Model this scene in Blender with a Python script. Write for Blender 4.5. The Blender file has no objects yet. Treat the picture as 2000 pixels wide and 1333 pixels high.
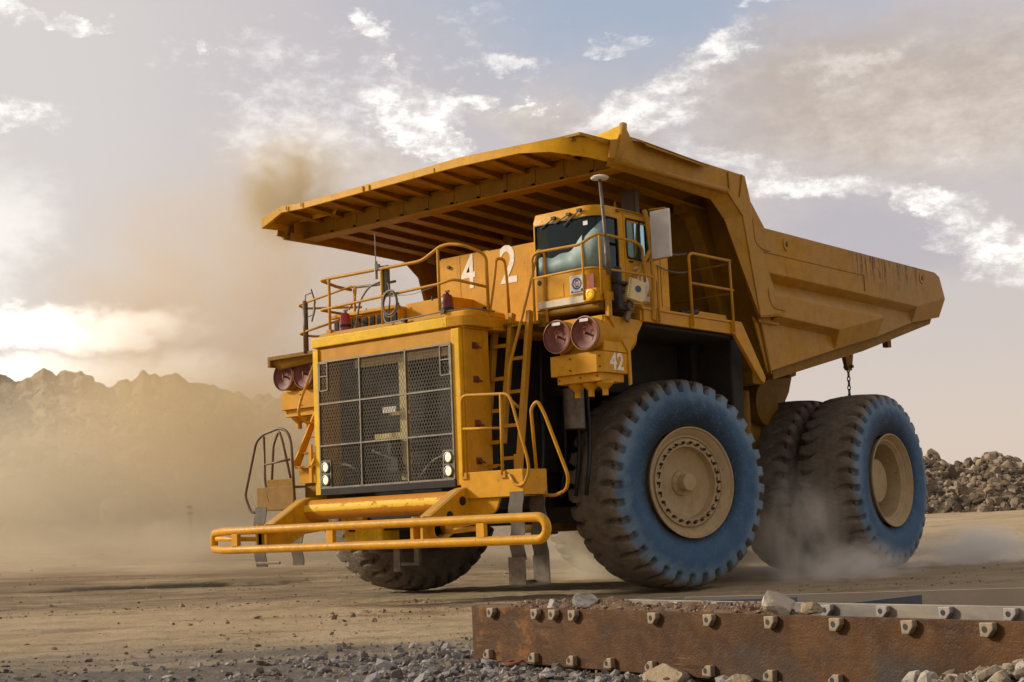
import bpy, math, random
import numpy as np
from mathutils import Vector, Matrix, Euler

random.seed(7)
RNG = np.random.default_rng(11)
scene = bpy.context.scene
COL = scene.collection
R = math.radians
CAM = Vector((15.491, -19.396, 1.0725))
FWH = Vector((-0.6327, 0.7744, 0.0))      # the way the camera looks, on the ground
RTH = Vector((0.7744, 0.6327, 0.0))

# ------------------------------------------------------------------ mesh builder
class MB:
    def __init__(s): s.v = []; s.f = []
    def add(s, vs, fs):
        o = len(s.v); s.v += [tuple(p) for p in vs]; s.f += [tuple(i + o for i in f) for f in fs]; return s
    def box(s, x0, x1, y0, y1, z0, z1):
        vs = [(x, y, z) for z in (z0, z1) for y in (y0, y1) for x in (x0, x1)]
        return s.add(vs, [(0, 2, 3, 1), (4, 5, 7, 6), (0, 1, 5, 4), (2, 6, 7, 3), (0, 4, 6, 2), (1, 3, 7, 5)])
    def prism(s, pts, vec):
        n = len(pts); vec = Vector(vec); a = [Vector(p) for p in pts]; b = [p + vec for p in a]
        return s.add(a + b, [tuple(range(n - 1, -1, -1)), tuple(range(n, 2 * n))] + [(i, (i + 1) % n, (i + 1) % n + n, i + n) for i in range(n)])
    def beam(s, p0, p1, w, h, up=(0, 0, 1)):
        p0, p1 = Vector(p0), Vector(p1); d = (p1 - p0).normalized(); up = Vector(up)
        sd = d.cross(up)
        if sd.length < 1e-4: sd = d.cross(Vector((1, 0, 0)))
        sd.normalize(); u = sd.cross(d)
        q = [p0 + sd * w / 2 * a + u * h / 2 * b for a, b in ((-1, -1), (1, -1), (1, 1), (-1, 1))]
        return s.prism(q, p1 - p0)
    def tube(s, pts, r, n=10, closed=False, caps=True):
        P = [Vector(p) for p in pts]; m = len(P); rings = []
        prev = None
        for i in range(m):
            if closed: t = (P[(i + 1) % m] - P[i - 1])
            else: t = P[min(i + 1, m - 1)] - P[max(i - 1, 0)]
            t.normalize()
            if prev is None:
                a = t.cross(Vector((0, 0, 1)))
                if a.length < 1e-3: a = t.cross(Vector((1, 0, 0)))
            else: a = prev - t * prev.dot(t)
            a.normalize(); prev = a; b = t.cross(a)
            rings.append([P[i] + (a * math.cos(k * 2 * math.pi / n) + b * math.sin(k * 2 * math.pi / n)) * r for k in range(n)])
        vs = [p for rg in rings for p in rg]; fs = []
        for i in range(m if closed else m - 1):
            j = (i + 1) % m
            for k in range(n):
                k2 = (k + 1) % n; fs.append((i * n + k, i * n + k2, j * n + k2, j * n + k))
        if caps and not closed: fs += [tuple(range(n - 1, -1, -1)), tuple((m - 1) * n + k for k in range(n))]
        return s.add(vs, fs)
    def cyl(s, p0, p1, r0, r1=None, n=24, caps=True):
        return s.lathe(p0, p1, [(0, r0), ((Vector(p1) - Vector(p0)).length, r0 if r1 is None else r1)], n, caps)
    def lathe(s, p0, p1, prof, n=32, caps=False):
        p0 = Vector(p0); d = (Vector(p1) - p0).normalized(); a = d.cross(Vector((0, 0, 1)))
        if a.length < 1e-3: a = Vector((1, 0, 0))
        a.normalize(); b = d.cross(a); vs = []; fs = []
        for t, r in prof:
            vs += [p0 + d * t + (a * math.cos(k * 2 * math.pi / n) + b * math.sin(k * 2 * math.pi / n)) * r for k in range(n)]
        for i in range(len(prof) - 1):
            for k in range(n):
                k2 = (k + 1) % n; fs.append((i * n + k, (i + 1) * n + k, (i + 1) * n + k2, i * n + k2))
        if caps: fs += [tuple(range(n)), tuple((len(prof) - 1) * n + k for k in range(n - 1, -1, -1))]
        return s.add(vs, fs)
    def quad(s, *pts): return s.add(pts, [tuple(range(len(pts)))])

def round_path(pts, r=0.1, n=5):
    P = [Vector(p) for p in pts]; out = [P[0]]
    for i in range(1, len(P) - 1):
        a, b = (P[i - 1] - P[i]), (P[i + 1] - P[i]); k = min(r, a.length * .45, b.length * .45)
        p, q = P[i] + a.normalized() * k, P[i] + b.normalized() * k
        for j in range(n + 1):
            t = j / n; out.append(p * (1 - t) ** 2 + P[i] * 2 * t * (1 - t) + q * t * t)
    out.append(P[-1]); return out

def obj(name, mb, mat=None, parent=None, label=None, bevel=0.0, smooth=False, loc=None):
    me = bpy.data.meshes.new(name)
    me.from_pydata([tuple(v) for v in mb.v], [], mb.f); me.validate(); me.update()
    return link(name, me, mat, parent, label, bevel, smooth, loc)

def link(name, me, mat=None, parent=None, label=None, bevel=0.0, smooth=False, loc=None):
    o = bpy.data.objects.new(name, me); COL.objects.link(o)
    if mat and len(me.materials) == 0: me.materials.append(mat)
    if parent: o.parent = parent
    if label: o['label'] = label
    if loc is not None: o.location = loc
    if bevel:
        m = o.modifiers.new('bevel', 'BEVEL'); m.width = bevel; m.segments = 2; m.limit_method = 'ANGLE'; m.angle_limit = R(40)
    if smooth == 'auto':
        bm_sharp(me, 35)
    elif smooth:
        me.polygons.foreach_set('use_smooth', [True] * len(me.polygons))
    elif smooth is False:
        me.shade_flat()
    return o

def bm_sharp(me, deg):
    import bmesh
    bm = bmesh.new(); bm.from_mesh(me)
    bmesh.ops.recalc_face_normals(bm, faces=bm.faces)
    for f in bm.faces: f.smooth = True
    for e in bm.edges:
        if len(e.link_faces) == 2 and e.calc_face_angle(0) > R(deg): e.smooth = False
        elif len(e.link_faces) != 2: e.smooth = False
    bm.to_mesh(me); bm.free()

def tag(o, label=None, cat=None, group=None, kind=None):
    if label: o['label'] = label
    if cat: o['category'] = cat
    if group: o['group'] = group
    if kind: o['kind'] = kind
    return o

def empty(name, loc=(0, 0, 0), rz=0):
    o = bpy.data.objects.new(name, None); COL.objects.link(o); o.location = loc; o.rotation_euler = (0, 0, rz); o.empty_display_size = .3
    return o

def text_obj(name, txt, size, mat, parent, M, extrude=.002, shear=0, sx=1.0, off=0.0, label=None):
    cu = bpy.data.curves.new(name + '_c', 'FONT'); cu.body = txt; cu.size = size; cu.extrude = extrude; cu.offset = off; cu.resolution_u = 4
    t = bpy.data.objects.new('tmp', cu); COL.objects.link(t)
    dg = bpy.context.evaluated_depsgraph_get()
    me = bpy.data.meshes.new_from_object(t.evaluated_get(dg)); bpy.data.objects.remove(t)
    me.transform(M @ Matrix.Diagonal((sx, 1, 1, 1))); me.name = name
    me.materials.clear()
    return link(name, me, mat, parent, label)

# ------------------------------------------------------------------ node helper
class NT:
    def __init__(s, tree): s.t = tree; s.n = tree.nodes; s.l = tree.links
    def new(s, ty, **kw):
        n = s.n.new(ty)
        for k, v in kw.items(): setattr(n, k, v)
        return n
    def put(s, sock, v):
        if v is None: return
        if isinstance(v, bpy.types.NodeSocket): s.l.new(v, sock)
        else: sock.default_value = v
    def m(s, op, a, b=None, c=None, clamp=False):
        n = s.new('ShaderNodeMath', operation=op, use_clamp=clamp); s.put(n.inputs[0], a); s.put(n.inputs[1], b); s.put(n.inputs[2], c); return n.outputs[0]
    def vm(s, op, a, b=None):
        n = s.new('ShaderNodeVectorMath', operation=op); s.put(n.inputs[0], a); s.put(n.inputs[1], b); return n.outputs['Value'] if op in ('LENGTH', 'DOT_PRODUCT', 'DISTANCE') else n.outputs[0]
    def ramp(s, v, a, b, lo=0.0, hi=1.0, smooth=True):
        n = s.new('ShaderNodeMapRange'); n.interpolation_type = 'SMOOTHSTEP' if smooth else 'LINEAR'
        s.put(n.inputs['Value'], v); n.inputs['From Min'].default_value = a; n.inputs['From Max'].default_value = b
        n.inputs['To Min'].default_value = lo; n.inputs['To Max'].default_value = hi; return n.outputs[0]
    def noise(s, vec, scale, detail=4, rough=.55, dist=0.0, scl=None):
        if scl is not None: vec = s.vm('MULTIPLY', vec, scl)
        n = s.new('ShaderNodeTexNoise'); s.put(n.inputs['Vector'], vec); n.inputs['Scale'].default_value = scale
        n.inputs['Detail'].default_value = detail; n.inputs['Roughness'].default_value = rough; n.inputs['Distortion'].default_value = dist
        return n.outputs['Fac']
    def mix(s, f, a, b, mode='MIX'):
        n = s.new('ShaderNodeMix', data_type='RGBA', blend_type=mode)
        s.put(n.inputs[0], f); s.put(n.inputs[6], a if not isinstance(a, tuple) else (*a[:3], 1)); s.put(n.inputs[7], b if not isinstance(b, tuple) else (*b[:3], 1)); return n.outputs[2]
    def xyz(s, v):
        n = s.new('ShaderNodeSeparateXYZ'); s.put(n.inputs[0], v); return n.outputs
    def bump(s, h, strength=.3, dist=.01):
        n = s.new('ShaderNodeBump'); n.inputs['Strength'].default_value = strength; n.inputs['Distance'].default_value = dist; s.put(n.inputs['Height'], h); return n.outputs[0]

def material(name):
    m = bpy.data.materials.new(name); m.use_nodes = True; m.node_tree.nodes.clear(); nt = NT(m.node_tree)
    out = nt.new('ShaderNodeOutputMaterial'); b = nt.new('ShaderNodeBsdfPrincipled'); nt.l.new(b.outputs[0], out.inputs[0])
    oc = nt.new('ShaderNodeTexCoord').outputs['Object']
    return m, nt, b, oc, out

def simple(name, col, rough=.6, metal=0.0, var=.15, scale=3.0, dust=0.0, dustcol=(.3, .21, .12), bump=.0, emit=None, spec=.5):
    m, nt, b, oc, out = material(name)
    n1 = nt.noise(oc, scale, 5, .6)
    c = nt.mix(nt.ramp(n1, .3, .7), tuple(k * (1 - var) for k in col), tuple(min(1, k * (1 + var)) for k in col))
    if dust: c = nt.mix(nt.m('MULTIPLY', nt.ramp(nt.noise(oc, scale * 1.7, 6, .7), .35, .7), dust), c, dustcol)
    nt.put(b.inputs['Base Color'], c); b.inputs['Roughness'].default_value = rough; b.inputs['Metallic'].default_value = metal
    b.inputs['Specular IOR Level'].default_value = spec
    if bump: nt.put(b.inputs['Normal'], nt.bump(nt.noise(oc, scale * 8, 4, .6), bump, .01))
    if emit: b.inputs['Emission Color'].default_value = (*emit[0], 1); b.inputs['Emission Strength'].default_value = emit[1]
    return m

def paint(name, col, dustcol=(.36, .23, .085), dust=.4, dirt=.3, rough=.42, drip=False, scratch=.0):
    m, nt, b, oc, out = material(name)
    big = nt.noise(oc, .9, 4, .55); mid = nt.noise(oc, 4.0, 6, .65); fine = nt.noise(oc, 26, 5, .6)
    c = nt.mix(nt.ramp(mid, .3, .72), tuple(k * .86 for k in col), tuple(min(1, k * 1.1) for k in col))
    df = nt.m('MULTIPLY', nt.ramp(nt.m('ADD', big, nt.m('MULTIPLY', mid, .5)), .5, 1.0), dust)
    c = nt.mix(df, c, dustcol)
    streak = nt.noise(oc, 1.0, 5, .7, scl=(7, 7, .7))
    c = nt.mix(nt.m('MULTIPLY', nt.ramp(streak, .55, .78), dirt), c, (.09, .05, .02))
    spots = nt.m('MULTIPLY', nt.ramp(nt.noise(oc, 19, 4, .6), .64, .68), nt.ramp(nt.noise(oc, 1.3, 4, .6), .46, .62))
    c = nt.mix(nt.m('MULTIPLY', spots, .75), c, (.09, .04, .018))
    nz_ = nt.xyz(nt.new('ShaderNodeNewGeometry').outputs['Normal'])[2]
    c = nt.mix(nt.m('MULTIPLY', nt.m('MULTIPLY', nt.ramp(nz_, .35, .9), nt.ramp(mid, .25, .6)), .55), c, (.38, .28, .16))
    pz = nt.xyz(nt.new('ShaderNodeNewGeometry').outputs['Position'])[2]
    c = nt.mix(nt.m('MULTIPLY', nt.m('MULTIPLY', nt.ramp(pz, 2.4, .8), nt.ramp(nt.noise(oc, 7, 6, .7), .45, .62)), .35), c, (.27, .17, .07))
    if scratch: c = nt.mix(nt.m('MULTIPLY', nt.ramp(nt.noise(oc, 9, 6, .7), .64, .66), scratch), c, (.62, .52, .36))
    if drip:
        x, y, z = nt.xyz(oc)
        d = nt.noise(oc, 1.0, 3, .6, scl=(1, 13, .9)); zone = nt.m('MULTIPLY', nt.ramp(y, 4.6, 6.0), nt.ramp(y, 9.0, 7.8))
        zone = nt.m('MULTIPLY', zone, nt.ramp(z, 5.15, 5.75)); brk = nt.noise(oc, 5, 4, .6)
        f = nt.m('MULTIPLY', nt.m('MULTIPLY', nt.ramp(d, .50, .56), nt.ramp(brk, .38, .50)), zone)
        c = nt.mix(nt.m('MULTIPLY', f, .92), c, (.05, .022, .010))
        c = nt.mix(nt.m('MULTIPLY', nt.ramp(y, 3.0, 9.0), .45), c, (.34, .23, .11))
    nt.put(b.inputs['Base Color'], c)
    nt.put(b.inputs['Roughness'], nt.ramp(fine, .3, .7, rough - .08, rough + .2)); b.inputs['Specular IOR Level'].default_value = .22
    nt.put(b.inputs['Normal'], nt.bump(nt.m('ADD', nt.m('MULTIPLY', big, 1.5), nt.m('MULTIPLY', fine, .05)), .25, .02))
    return m

YEL = (.70, .325, .001)
M = {}
M['yellow'] = paint('yellow_paint', YEL, dust=.16, dirt=.35)
M['side'] = paint('dusty_yellow_paint', (.47, .218, .003), dustcol=(.40, .26, .10), dust=.38, dirt=.25, rough=.5, drip=True)
M['canopy'] = paint('shaded_canopy_paint', (.40, .19, .001), dust=.12, dirt=.5)  # canopy underside shadow put into a darker base colour
M['under'] = paint('shaded_grimy_yellow', (.24, .118, .001), dust=.12, dirt=.75, rough=.6)  # underside shadow darkens this yellow, along with real grime
M['fascia'] = paint('fascia_paint', (.72, .36, .002), dust=.1, dirt=.25)
M['bright'] = paint('bright_yellow_paint', (.85, .50, .006), dust=.06, dirt=.12, rough=.35)
M['chipped'] = paint('chipped_yellow_paint', (.78, .42, .008), dust=.1, dirt=.2, rough=.38, scratch=.9)
M['pale'] = paint('pale_orange_paint', (.62, .285, .006), dust=.2, dirt=.3)
M['rail'] = paint('rail_paint', (.56, .26, .006), dust=.25, dirt=.4)
M['darkrail'] = simple('brown_rail_paint', (.10, .05, .018), .5, var=.3, scale=9, dust=.4)
M['white'] = simple('white_lettering', (.84, .76, .62), .5, var=.12, scale=12)
M['whitepanel'] = simple('white_panel', (.74, .70, .65), .45, var=.08, scale=2, dust=.25)
M['cream'] = simple('cream_plastic', (.72, .58, .26), .45, var=.08, dust=.2)
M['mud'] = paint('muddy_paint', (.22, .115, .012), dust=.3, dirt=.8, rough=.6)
M['dark'] = simple('shaded_grimy_steel', (.014, .010, .007), .8, var=.4, scale=4, dust=.2, dustcol=(.05, .033, .018), bump=.3)  # near-black base holds underside shadow as well as grime
M['black'] = simple('black_rubber_parts', (.012, .011, .011), .55, var=.2, scale=6)
M['steel'] = simple('worn_grey_steel', (.11, .095, .075), .5, .3, var=.3, scale=7, dust=.4)
M['strap'] = simple('grey_rubber_strap', (.10, .082, .06), .75, var=.3, scale=5, dust=.3, dustcol=(.16, .12, .08))
M['wire'] = simple('grey_wire', (.20, .175, .14), .5, .3, var=.2, scale=9)
M['mesh'] = simple('mesh_wire', (.09, .072, .042), .6, .2, var=.2, scale=9)
M['maroon'] = simple('maroon_cover', (.15, .030, .016), .6, var=.2, scale=5, dust=.15, dustcol=(.3, .15, .10))
M['dullred'] = simple('dull_red_enamel', (.16, .012, .008), .45, var=.25, scale=8, dust=.35, dustcol=(.14, .05, .02))
M['red'] = simple('red_enamel', (.38, .012, .010), .3, var=.12, scale=8, dust=.15)
M['hub'] = paint('dusty_hub_paint', (.46, .33, .17), (.42, .32, .20), .7, .25, .6)
M['bolt'] = simple('greasy_bolt', (.05, .035, .02), .5, .4, var=.3, scale=20)
M['core'] = simple('radiator_core', (.012, .011, .010), .8, var=.3, scale=14)
M['rust'] = simple('rust_brown', (.16, .05, .02), .8, var=.4, scale=14, bump=.3)
M['lens'] = simple('lit_headlight_lens', (.9, .85, .7), .2, var=.02, emit=((1, .72, .30), .85))
M['amber'] = simple('amber_lens', (.9, .6, .02), .25, var=.1, scale=60, emit=((1, .72, .03), .12))
M['navy'] = simple('navy_print', (.03, .035, .12), .4, var=.1)
M['blackprint'] = simple('brown_black_print', (.03, .012, .02), .5, var=.1)
M['orangeprint'] = simple('orange_print', (.45, .2, .06), .4, var=.1)
M['redplate'] = simple('red_reflector', (.33, .05, .02), .35, var=.2, scale=10, dust=.3)
M['chain'] = simple('rusty_chain', (.08, .03, .02), .7, .3, var=.3, scale=20)
M['alu'] = simple('grey_aluminium', (.30, .29, .28), .4, .6, var=.1)
M['grip'] = simple('grey_cable', (.16, .15, .14), .5, var=.15)

def glassmat(name, tint, gloss, trans=.5):
    m, nt, b, oc, out = material(name); nt.n.remove(b)
    g = nt.new('ShaderNodeBsdfGlossy'); g.inputs['Color'].default_value = (*tint, 1); g.inputs['Roughness'].default_value = .03
    t = nt.new('ShaderNodeBsdfTransparent'); t.inputs['Color'].default_value = (trans * .8, trans, trans, 1)
    fr = nt.new('ShaderNodeFresnel'); fr.inputs['IOR'].default_value = 1.5
    mx = nt.new('ShaderNodeMixShader'); nt.put(mx.inputs[0], nt.m('ADD', fr.outputs[0], gloss, clamp=True)); nt.l.new(t.outputs[0], mx.inputs[1]); nt.l.new(g.outputs[0], mx.inputs[2])
    nt.l.new(mx.outputs[0], out.inputs[0]); return m
M['windscreen'] = glassmat('windscreen_glass', (.75, .92, .95), .0, .8)
M['doorglass'] = glassmat('tinted_door_glass', (.50, .78, .84), .75, .3)

# ------------------------------------------------------------------ camera
cd = bpy.data.cameras.new('camera'); cam = bpy.data.objects.new('camera', cd); COL.objects.link(cam)
cd.sensor_width = 36; cd.lens = 51.08; cd.clip_end = 8000; cd.clip_start = .1
r_ = Vector((0.77031779, 0.63630311, -0.04157955)); u_ = Vector((0.11268, -0.07165174, 0.99104452)); f_ = Vector((-0.62762547, 0.76810441, 0.12689324))
cam.matrix_world = Matrix(((r_.x, u_.x, -f_.x, CAM.x), (r_.y, u_.y, -f_.y, CAM.y), (r_.z, u_.z, -f_.z, CAM.z), (0, 0, 0, 1)))
scene.camera = cam

# =================================================================== THE TRUCK
truck = empty('haul_truck', (0, 0, 0))
tag(truck, 'huge yellow mining haul truck numbered 42 with blue tyre walls, driving with its headlights on', 'haul truck')
T = truck

# ---- chassis
c = MB()
for s in (-1, 1):
    c.box(s * 1.02 - .16, s * 1.02 + .16, -3.3, 8.4, 1.35, 2.0)
c.box(-1.2, 1.2, -3.25, -2.9, 1.1, 1.75); c.box(-2.1, 2.1, -.15, .55, 1.15, 1.75)
c.box(-1.2, 1.2, 2.4, 2.9, 1.3, 2.1); c.box(-1.0, 1.0, 5.0, 7.3, 1.15, 2.2); c.box(-1.2, 1.2, 7.9, 8.3, 1.4, 2.1)
chassis = obj('chassis', c, M['dark'], T, bevel=.02)
c = MB(); c.box(-1.15, 1.3, -2.75, 1.6, 1.9, 3.95); c.box(-2.3, 2.3, -1.3, 1.2, 3.1, 4.0); c.box(-2.6, 2.6, 1.1, 1.5, 2.0, 4.0)
c.box(-3.2, 3.25, 1.25, 1.6, 2.3, 4.0); c.box(2.0, 3.42, -1.5, 1.2, 3.96, 4.02); c.box(-3.3, -2.0, -2.4, 1.2, 3.9, 4.05)  # dark sheets added below the decks and behind the wheels as painted shadow
obj('engine_and_shadow_fill', c, M['dark'], T, bevel=.03)
c = MB()
c.cyl((-2.9, 6.26, 1.65), (2.9, 6.26, 1.65), .52); obj('axle', c, M['dark'], T, smooth='auto'); c = MB(); c.cyl((-2.6, .24, 1.6), (2.6, .24, 1.6), .3)
obj('axle', c, M['dark'], T, smooth='auto')
for s in (-1, 1):
    c = MB(); c.cyl((s * 1.75, .15, 1.3), (s * 1.75, .15, 3.3), .26); c.cyl((s * 1.75, .15, 2.3), (s * 1.75, .15, 3.4), .34)
    obj('suspension_strut', c, M['dark'], T, smooth='auto')
    c = MB(); c.cyl((s * 2.25, 3.15, .95), (s * 2.25, 3.15, 3.3), .17); c.cyl((s * 2.25, 3.15, .9), (s * 2.25, 3.15, 1.9), .22)
    obj('hoist_cylinder', c, M['under'], T, smooth='auto')
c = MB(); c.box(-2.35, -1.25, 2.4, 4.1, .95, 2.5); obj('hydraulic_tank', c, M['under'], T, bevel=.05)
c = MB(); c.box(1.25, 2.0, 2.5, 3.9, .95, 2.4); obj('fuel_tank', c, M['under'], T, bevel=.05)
for x in (.85, -1.15):
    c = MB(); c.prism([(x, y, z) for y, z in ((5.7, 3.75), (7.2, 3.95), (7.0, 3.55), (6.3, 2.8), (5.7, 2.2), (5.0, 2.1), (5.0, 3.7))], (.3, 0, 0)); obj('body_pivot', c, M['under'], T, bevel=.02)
c = MB(); c.cyl((1.2, 5.1, 3.2), (1.7, 5.1, 3.2), .42); c.cyl((1.3, 4.2, 2.6), (1.3, 5.6, 2.6), .3)
obj('air_reservoir', c, M['under'], T, smooth='auto')
for i, (x, y) in enumerate(((1.6, -1.9), (2.0, -1.5), (2.35, -1.7), (1.5, -1.2))):
    c = MB(); c.tube(round_path([(x, y, 1.5), (x + .05, y + .1, 2.2), (x - .12, y + .3, 3.0), (x, y + .2, 3.9)], .3), .035, 8)
    obj('hydraulic_hose', c, M['black'], T, smooth=True)
c = MB(); c.cyl((2.35, -1.9, 2.5), (2.35, -1.9, 3.1), .16); obj('hanging_canister', c, M['steel'], T, smooth='auto')

# ---- wheels
def tyre_mesh():
    prof = [(-.36, .845), (-.40, .87), (-.45, .95), (-.485, 1.07), (-.50, 1.2), (-.497, 1.32), (-.487, 1.42), (-.475, 1.49), (-.462, 1.545), (-.44, 1.585), (-.40, 1.612), (-.34, 1.628)]
    xs = np.linspace(-.28, .28, 23)
    P = prof + [(x, 1.65 - .022 * (abs(x) / .34) ** 2) for x in xs] + [(-x, r) for x, r in reversed(prof)]
    # densify the shoulder
    Q = []
    for i in range(len(P) - 1):
        a, b = P[i], P[i + 1]; k = 2 if max(a[1], b[1]) > 1.4 and min(a[1], b[1]) < 1.64 else 1
        for j in range(k): Q.append((a[0] + (b[0] - a[0]) * j / k, a[1] + (b[1] - a[1]) * j / k))
    Q.append(P[-1]); P = np.array(Q)
    N = 34; na = N * 18; th = np.arange(na) * 2 * math.pi / na
    X, TH = np.meshgrid(P[:, 0], th); Rr = np.tile(P[:, 1], (na, 1)); rad = Rr.copy(); ax = X.copy()
    pitch = 2 * math.pi / N
    sgn = np.sign(X); axx = np.abs(X)
    sweep = -.12 * np.sin(np.clip(X / .46, -1, 1) * math.pi / 2) - .05 * np.sin(np.clip(np.abs(X) / .46, 0, 1) * math.pi) * sgn
    ph = (TH + sweep + np.where(sgn > 0, 0, pitch / 2)) % pitch; dd = np.minimum(ph, pitch - ph) * 1.65
    sh = np.clip((axx - .16) / .06, 0, 1)                       # starts away from the centre
    low = np.clip((Rr - 1.43) / .05, 0, 1)                      # runs out down the wall
    w = .016 + .046 * np.clip((axx - .16) / .28, 0, 1)
    g = np.clip((w - dd) / .016 + .5, 0, 1) * sh * low
    depth = .11 * g
    tz = np.clip((.010 - np.abs(axx - .155 - .012 * np.sin(TH * N * 1.0))) / .006, 0, 1) * .014
    ph2 = (TH + .02 * np.sin(X * 40)) % pitch; d2 = np.minimum(ph2, pitch - ph2) * 1.65
    tz = np.maximum(tz, np.clip((.010 - d2) / .006, 0, 1) * (axx < .16) * .012)
    blk = (np.sin(TH * N * 3.1 + X * 23) + np.sin(TH * 17 - X * 11)) * .0025 * (Rr > 1.55)
    rad = Rr - depth * np.where(Rr > 1.6, 1, .75) - tz + blk; ax = X - sgn * depth * .55 * (axx > .42)
    # raised rings on the side wall
    ring = np.exp(-((Rr - 1.30) / .012) ** 2) * .010 + np.exp(-((Rr - 1.04) / .015) ** 2) * .008 + np.exp(-((Rr - 1.40) / .008) ** 2) * .006
    ax = ax + sgn * ring * (Rr < 1.4)
    ax = ax * 1.25; m = P.shape[0]
    V = np.stack([ax, -rad * np.cos(TH), rad * np.sin(TH)], -1).reshape(-1, 3)
    F = []
    for i in range(na):
        j = (i + 1) % na
        for k in range(m - 1): F.append((i * m + k, i * m + k + 1, j * m + k + 1, j * m + k))
    me = bpy.data.meshes.new('tyre'); me.from_pydata(V.tolist(), [], F); me.update()
    me.polygons.foreach_set('use_smooth', [True] * len(F)); return me

def tyre_material(blue_wall=True):
    m, nt, b, oc, out = material('tyre_rubber' if blue_wall else 'plain_tyre_rubber')
    x, y, z = nt.xyz(oc)
    r = nt.m('SQRT', nt.m('ADD', nt.m('MULTIPLY', y, y), nt.m('MULTIPLY', z, z)))
    nz = nt.noise(oc, 5, 5, .6); nf = nt.noise(oc, 30, 5, .65); nb = nt.noise(oc, 1.7, 4, .55)
    rub = nt.mix(nt.ramp(nz, .3, .7), (.135, .108, .082), (.215, .175, .132))
    rub = nt.mix(nt.m('MULTIPLY', nt.ramp(nf, .5, .75), .4), rub, (.28, .235, .185))
    rr = nt.m('ADD', r, nt.m('ADD', nt.m('MULTIPLY', nt.m('SUBTRACT', nz, .5), .20), nt.m('MULTIPLY', nt.m('SUBTRACT', nf, .5), .12)))
    blue = nt.mix(nt.ramp(nt.m('SUBTRACT', rr, nt.m('MULTIPLY', z, .13)), .90, 1.20), (.016, .034, .058), (.050, .118, .215))
    blue = nt.mix(nt.m('MULTIPLY', nt.ramp(rr, 1.24, 1.46), .85), blue, (.17, .26, .34))
    blue = nt.mix(nt.m('MULTIPLY', nt.ramp(nb, .45, .7), .55), blue, (.020, .065, .135))
    blue = nt.mix(nt.m('MULTIPLY', nt.m('MULTIPLY', nt.ramp(nf, .48, .7), nt.ramp(nz, .4, .6)), .45), blue, (.17, .20, .22))
    mask = nt.m('MULTIPLY', nt.ramp(nt.m('ADD', x, nt.m('MULTIPLY', nt.m('SUBTRACT', nz, .5), .05)), .485, .55), nt.ramp(rr, 1.61, 1.47))
    nt.put(b.inputs['Base Color'], nt.mix(mask, rub, blue) if blue_wall else rub); b.inputs['Roughness'].default_value = .72
    b.inputs['Specular IOR Level'].default_value = .35
    nt.put(b.inputs['Normal'], nt.bump(nt.m('ADD', nf, nt.noise(oc, 9, 4, .6)), .5, .012)); return m
TY = tyre_mesh(); TYM = tyre_material(); TY2 = TY.copy(); TY.materials.append(TYM); TY2.materials.append(tyre_material(False))

_b = MB(); _b.cyl((.485, 0, 0), (.525, 0, 0), .024, n=6); _b.cyl((.524, 0, 0), (.55, 0, 0), .012, n=8); _b.beam((.495, -.03, .02), (.495, -.015, .075), .014, .02, (1, 0, 0))
BOLT = bpy.data.meshes.new('bolt'); BOLT.from_pydata([tuple(v) for v in _b.v], [], _b.f); BOLT.update(); BOLT.materials.append(M['bolt'])
def front_rim():
    m = MB(); m.lathe((.125, 0, 0), (1, 0, 0), [(-.69, .85), (-.5, .74), (.30, .76), (.40, .845), (.455, .872), (.475, .868), (.475, .852), (.455, .835), (.44, .83), (.425, .80), (.36, .755), (.35, .74), (.355, .715), (.33, .705), (.33, .69), (.365, .685), (.365, .565), (.30, .56), (.245, .55), (.20, .40), (.185, .22), (.185, 0.001)], 72)
    return m
def rear_rim():
    m = MB(); m.lathe((.125, 0, 0), (1, 0, 0), [(-.69, .85), (-.5, .74), (.30, .79), (.40, .845), (.455, .872), (.475, .868), (.475, .852), (.455, .835), (.43, .825), (.40, .785), (.37, .775), (.36, .74), (.33, .725), (.30, .69), (.0, .66), (-.15, .64), (-.15, .001)], 72)
    return m
def wheel(name, loc, rz, front, blue=True):
    K = .125
    w = obj(name, front_rim() if front else rear_rim(), M['hub'], T, smooth='auto'); w.location = loc; w.rotation_euler = (0, 0, rz)
    t = bpy.data.objects.new('tyre', TY if (front or blue) else TY2); COL.objects.link(t); t.parent = w; t.rotation_euler = (random.random() * 6 if False else {True: .13, False: .4}[front], 0, 0)
    if front:
        h = MB(); h.lathe((.305, 0, 0), (1, 0, 0), [(0, .20), (.045, .195), (.05, .15), (.06, .137), (.22, .135), (.232, .12), (.232, .001)], 36)
        for a in range(8): h.cyl((.345, .175 * math.cos(a * .785), .175 * math.sin(a * .785)), (.37, .175 * math.cos(a * .785), .175 * math.sin(a * .785)), .012, n=6)
        obj('hub_cap', h, M['hub'], w, smooth='auto')
        for k in range(26):
            a = k * 2 * math.pi / 26
            bo = bpy.data.objects.new('bolt', BOLT); COL.objects.link(bo); bo.parent = w; bo.location = (0, .628 * math.cos(a), .628 * math.sin(a)); bo.rotation_euler = (a, 0, 0)
    else:
        h = MB(); h.lathe((-.035, 0, 0), (1, 0, 0), [(0, .45), (.12, .43), (.20, .42), (.30, .41), (.315, .39), (.315, .001)], 48)
        obj('hub_cap', h, M['hub'], w, smooth='auto')
    return w
wheel('wheel', (2.60, .155, 1.65), -.27, True)
wheel('wheel', (-3.05, .15, 1.65), math.pi - .27, True)
wheel('wheel', (3.015, 6.26, 1.65), 0, False); wheel('wheel', (1.66, 6.26, 1.65), 0, False, False)
wheel('wheel', (-3.015, 6.26, 1.65), math.pi, False); wheel('wheel', (-1.66, 6.26, 1.65), math.pi, False, False)

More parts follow.
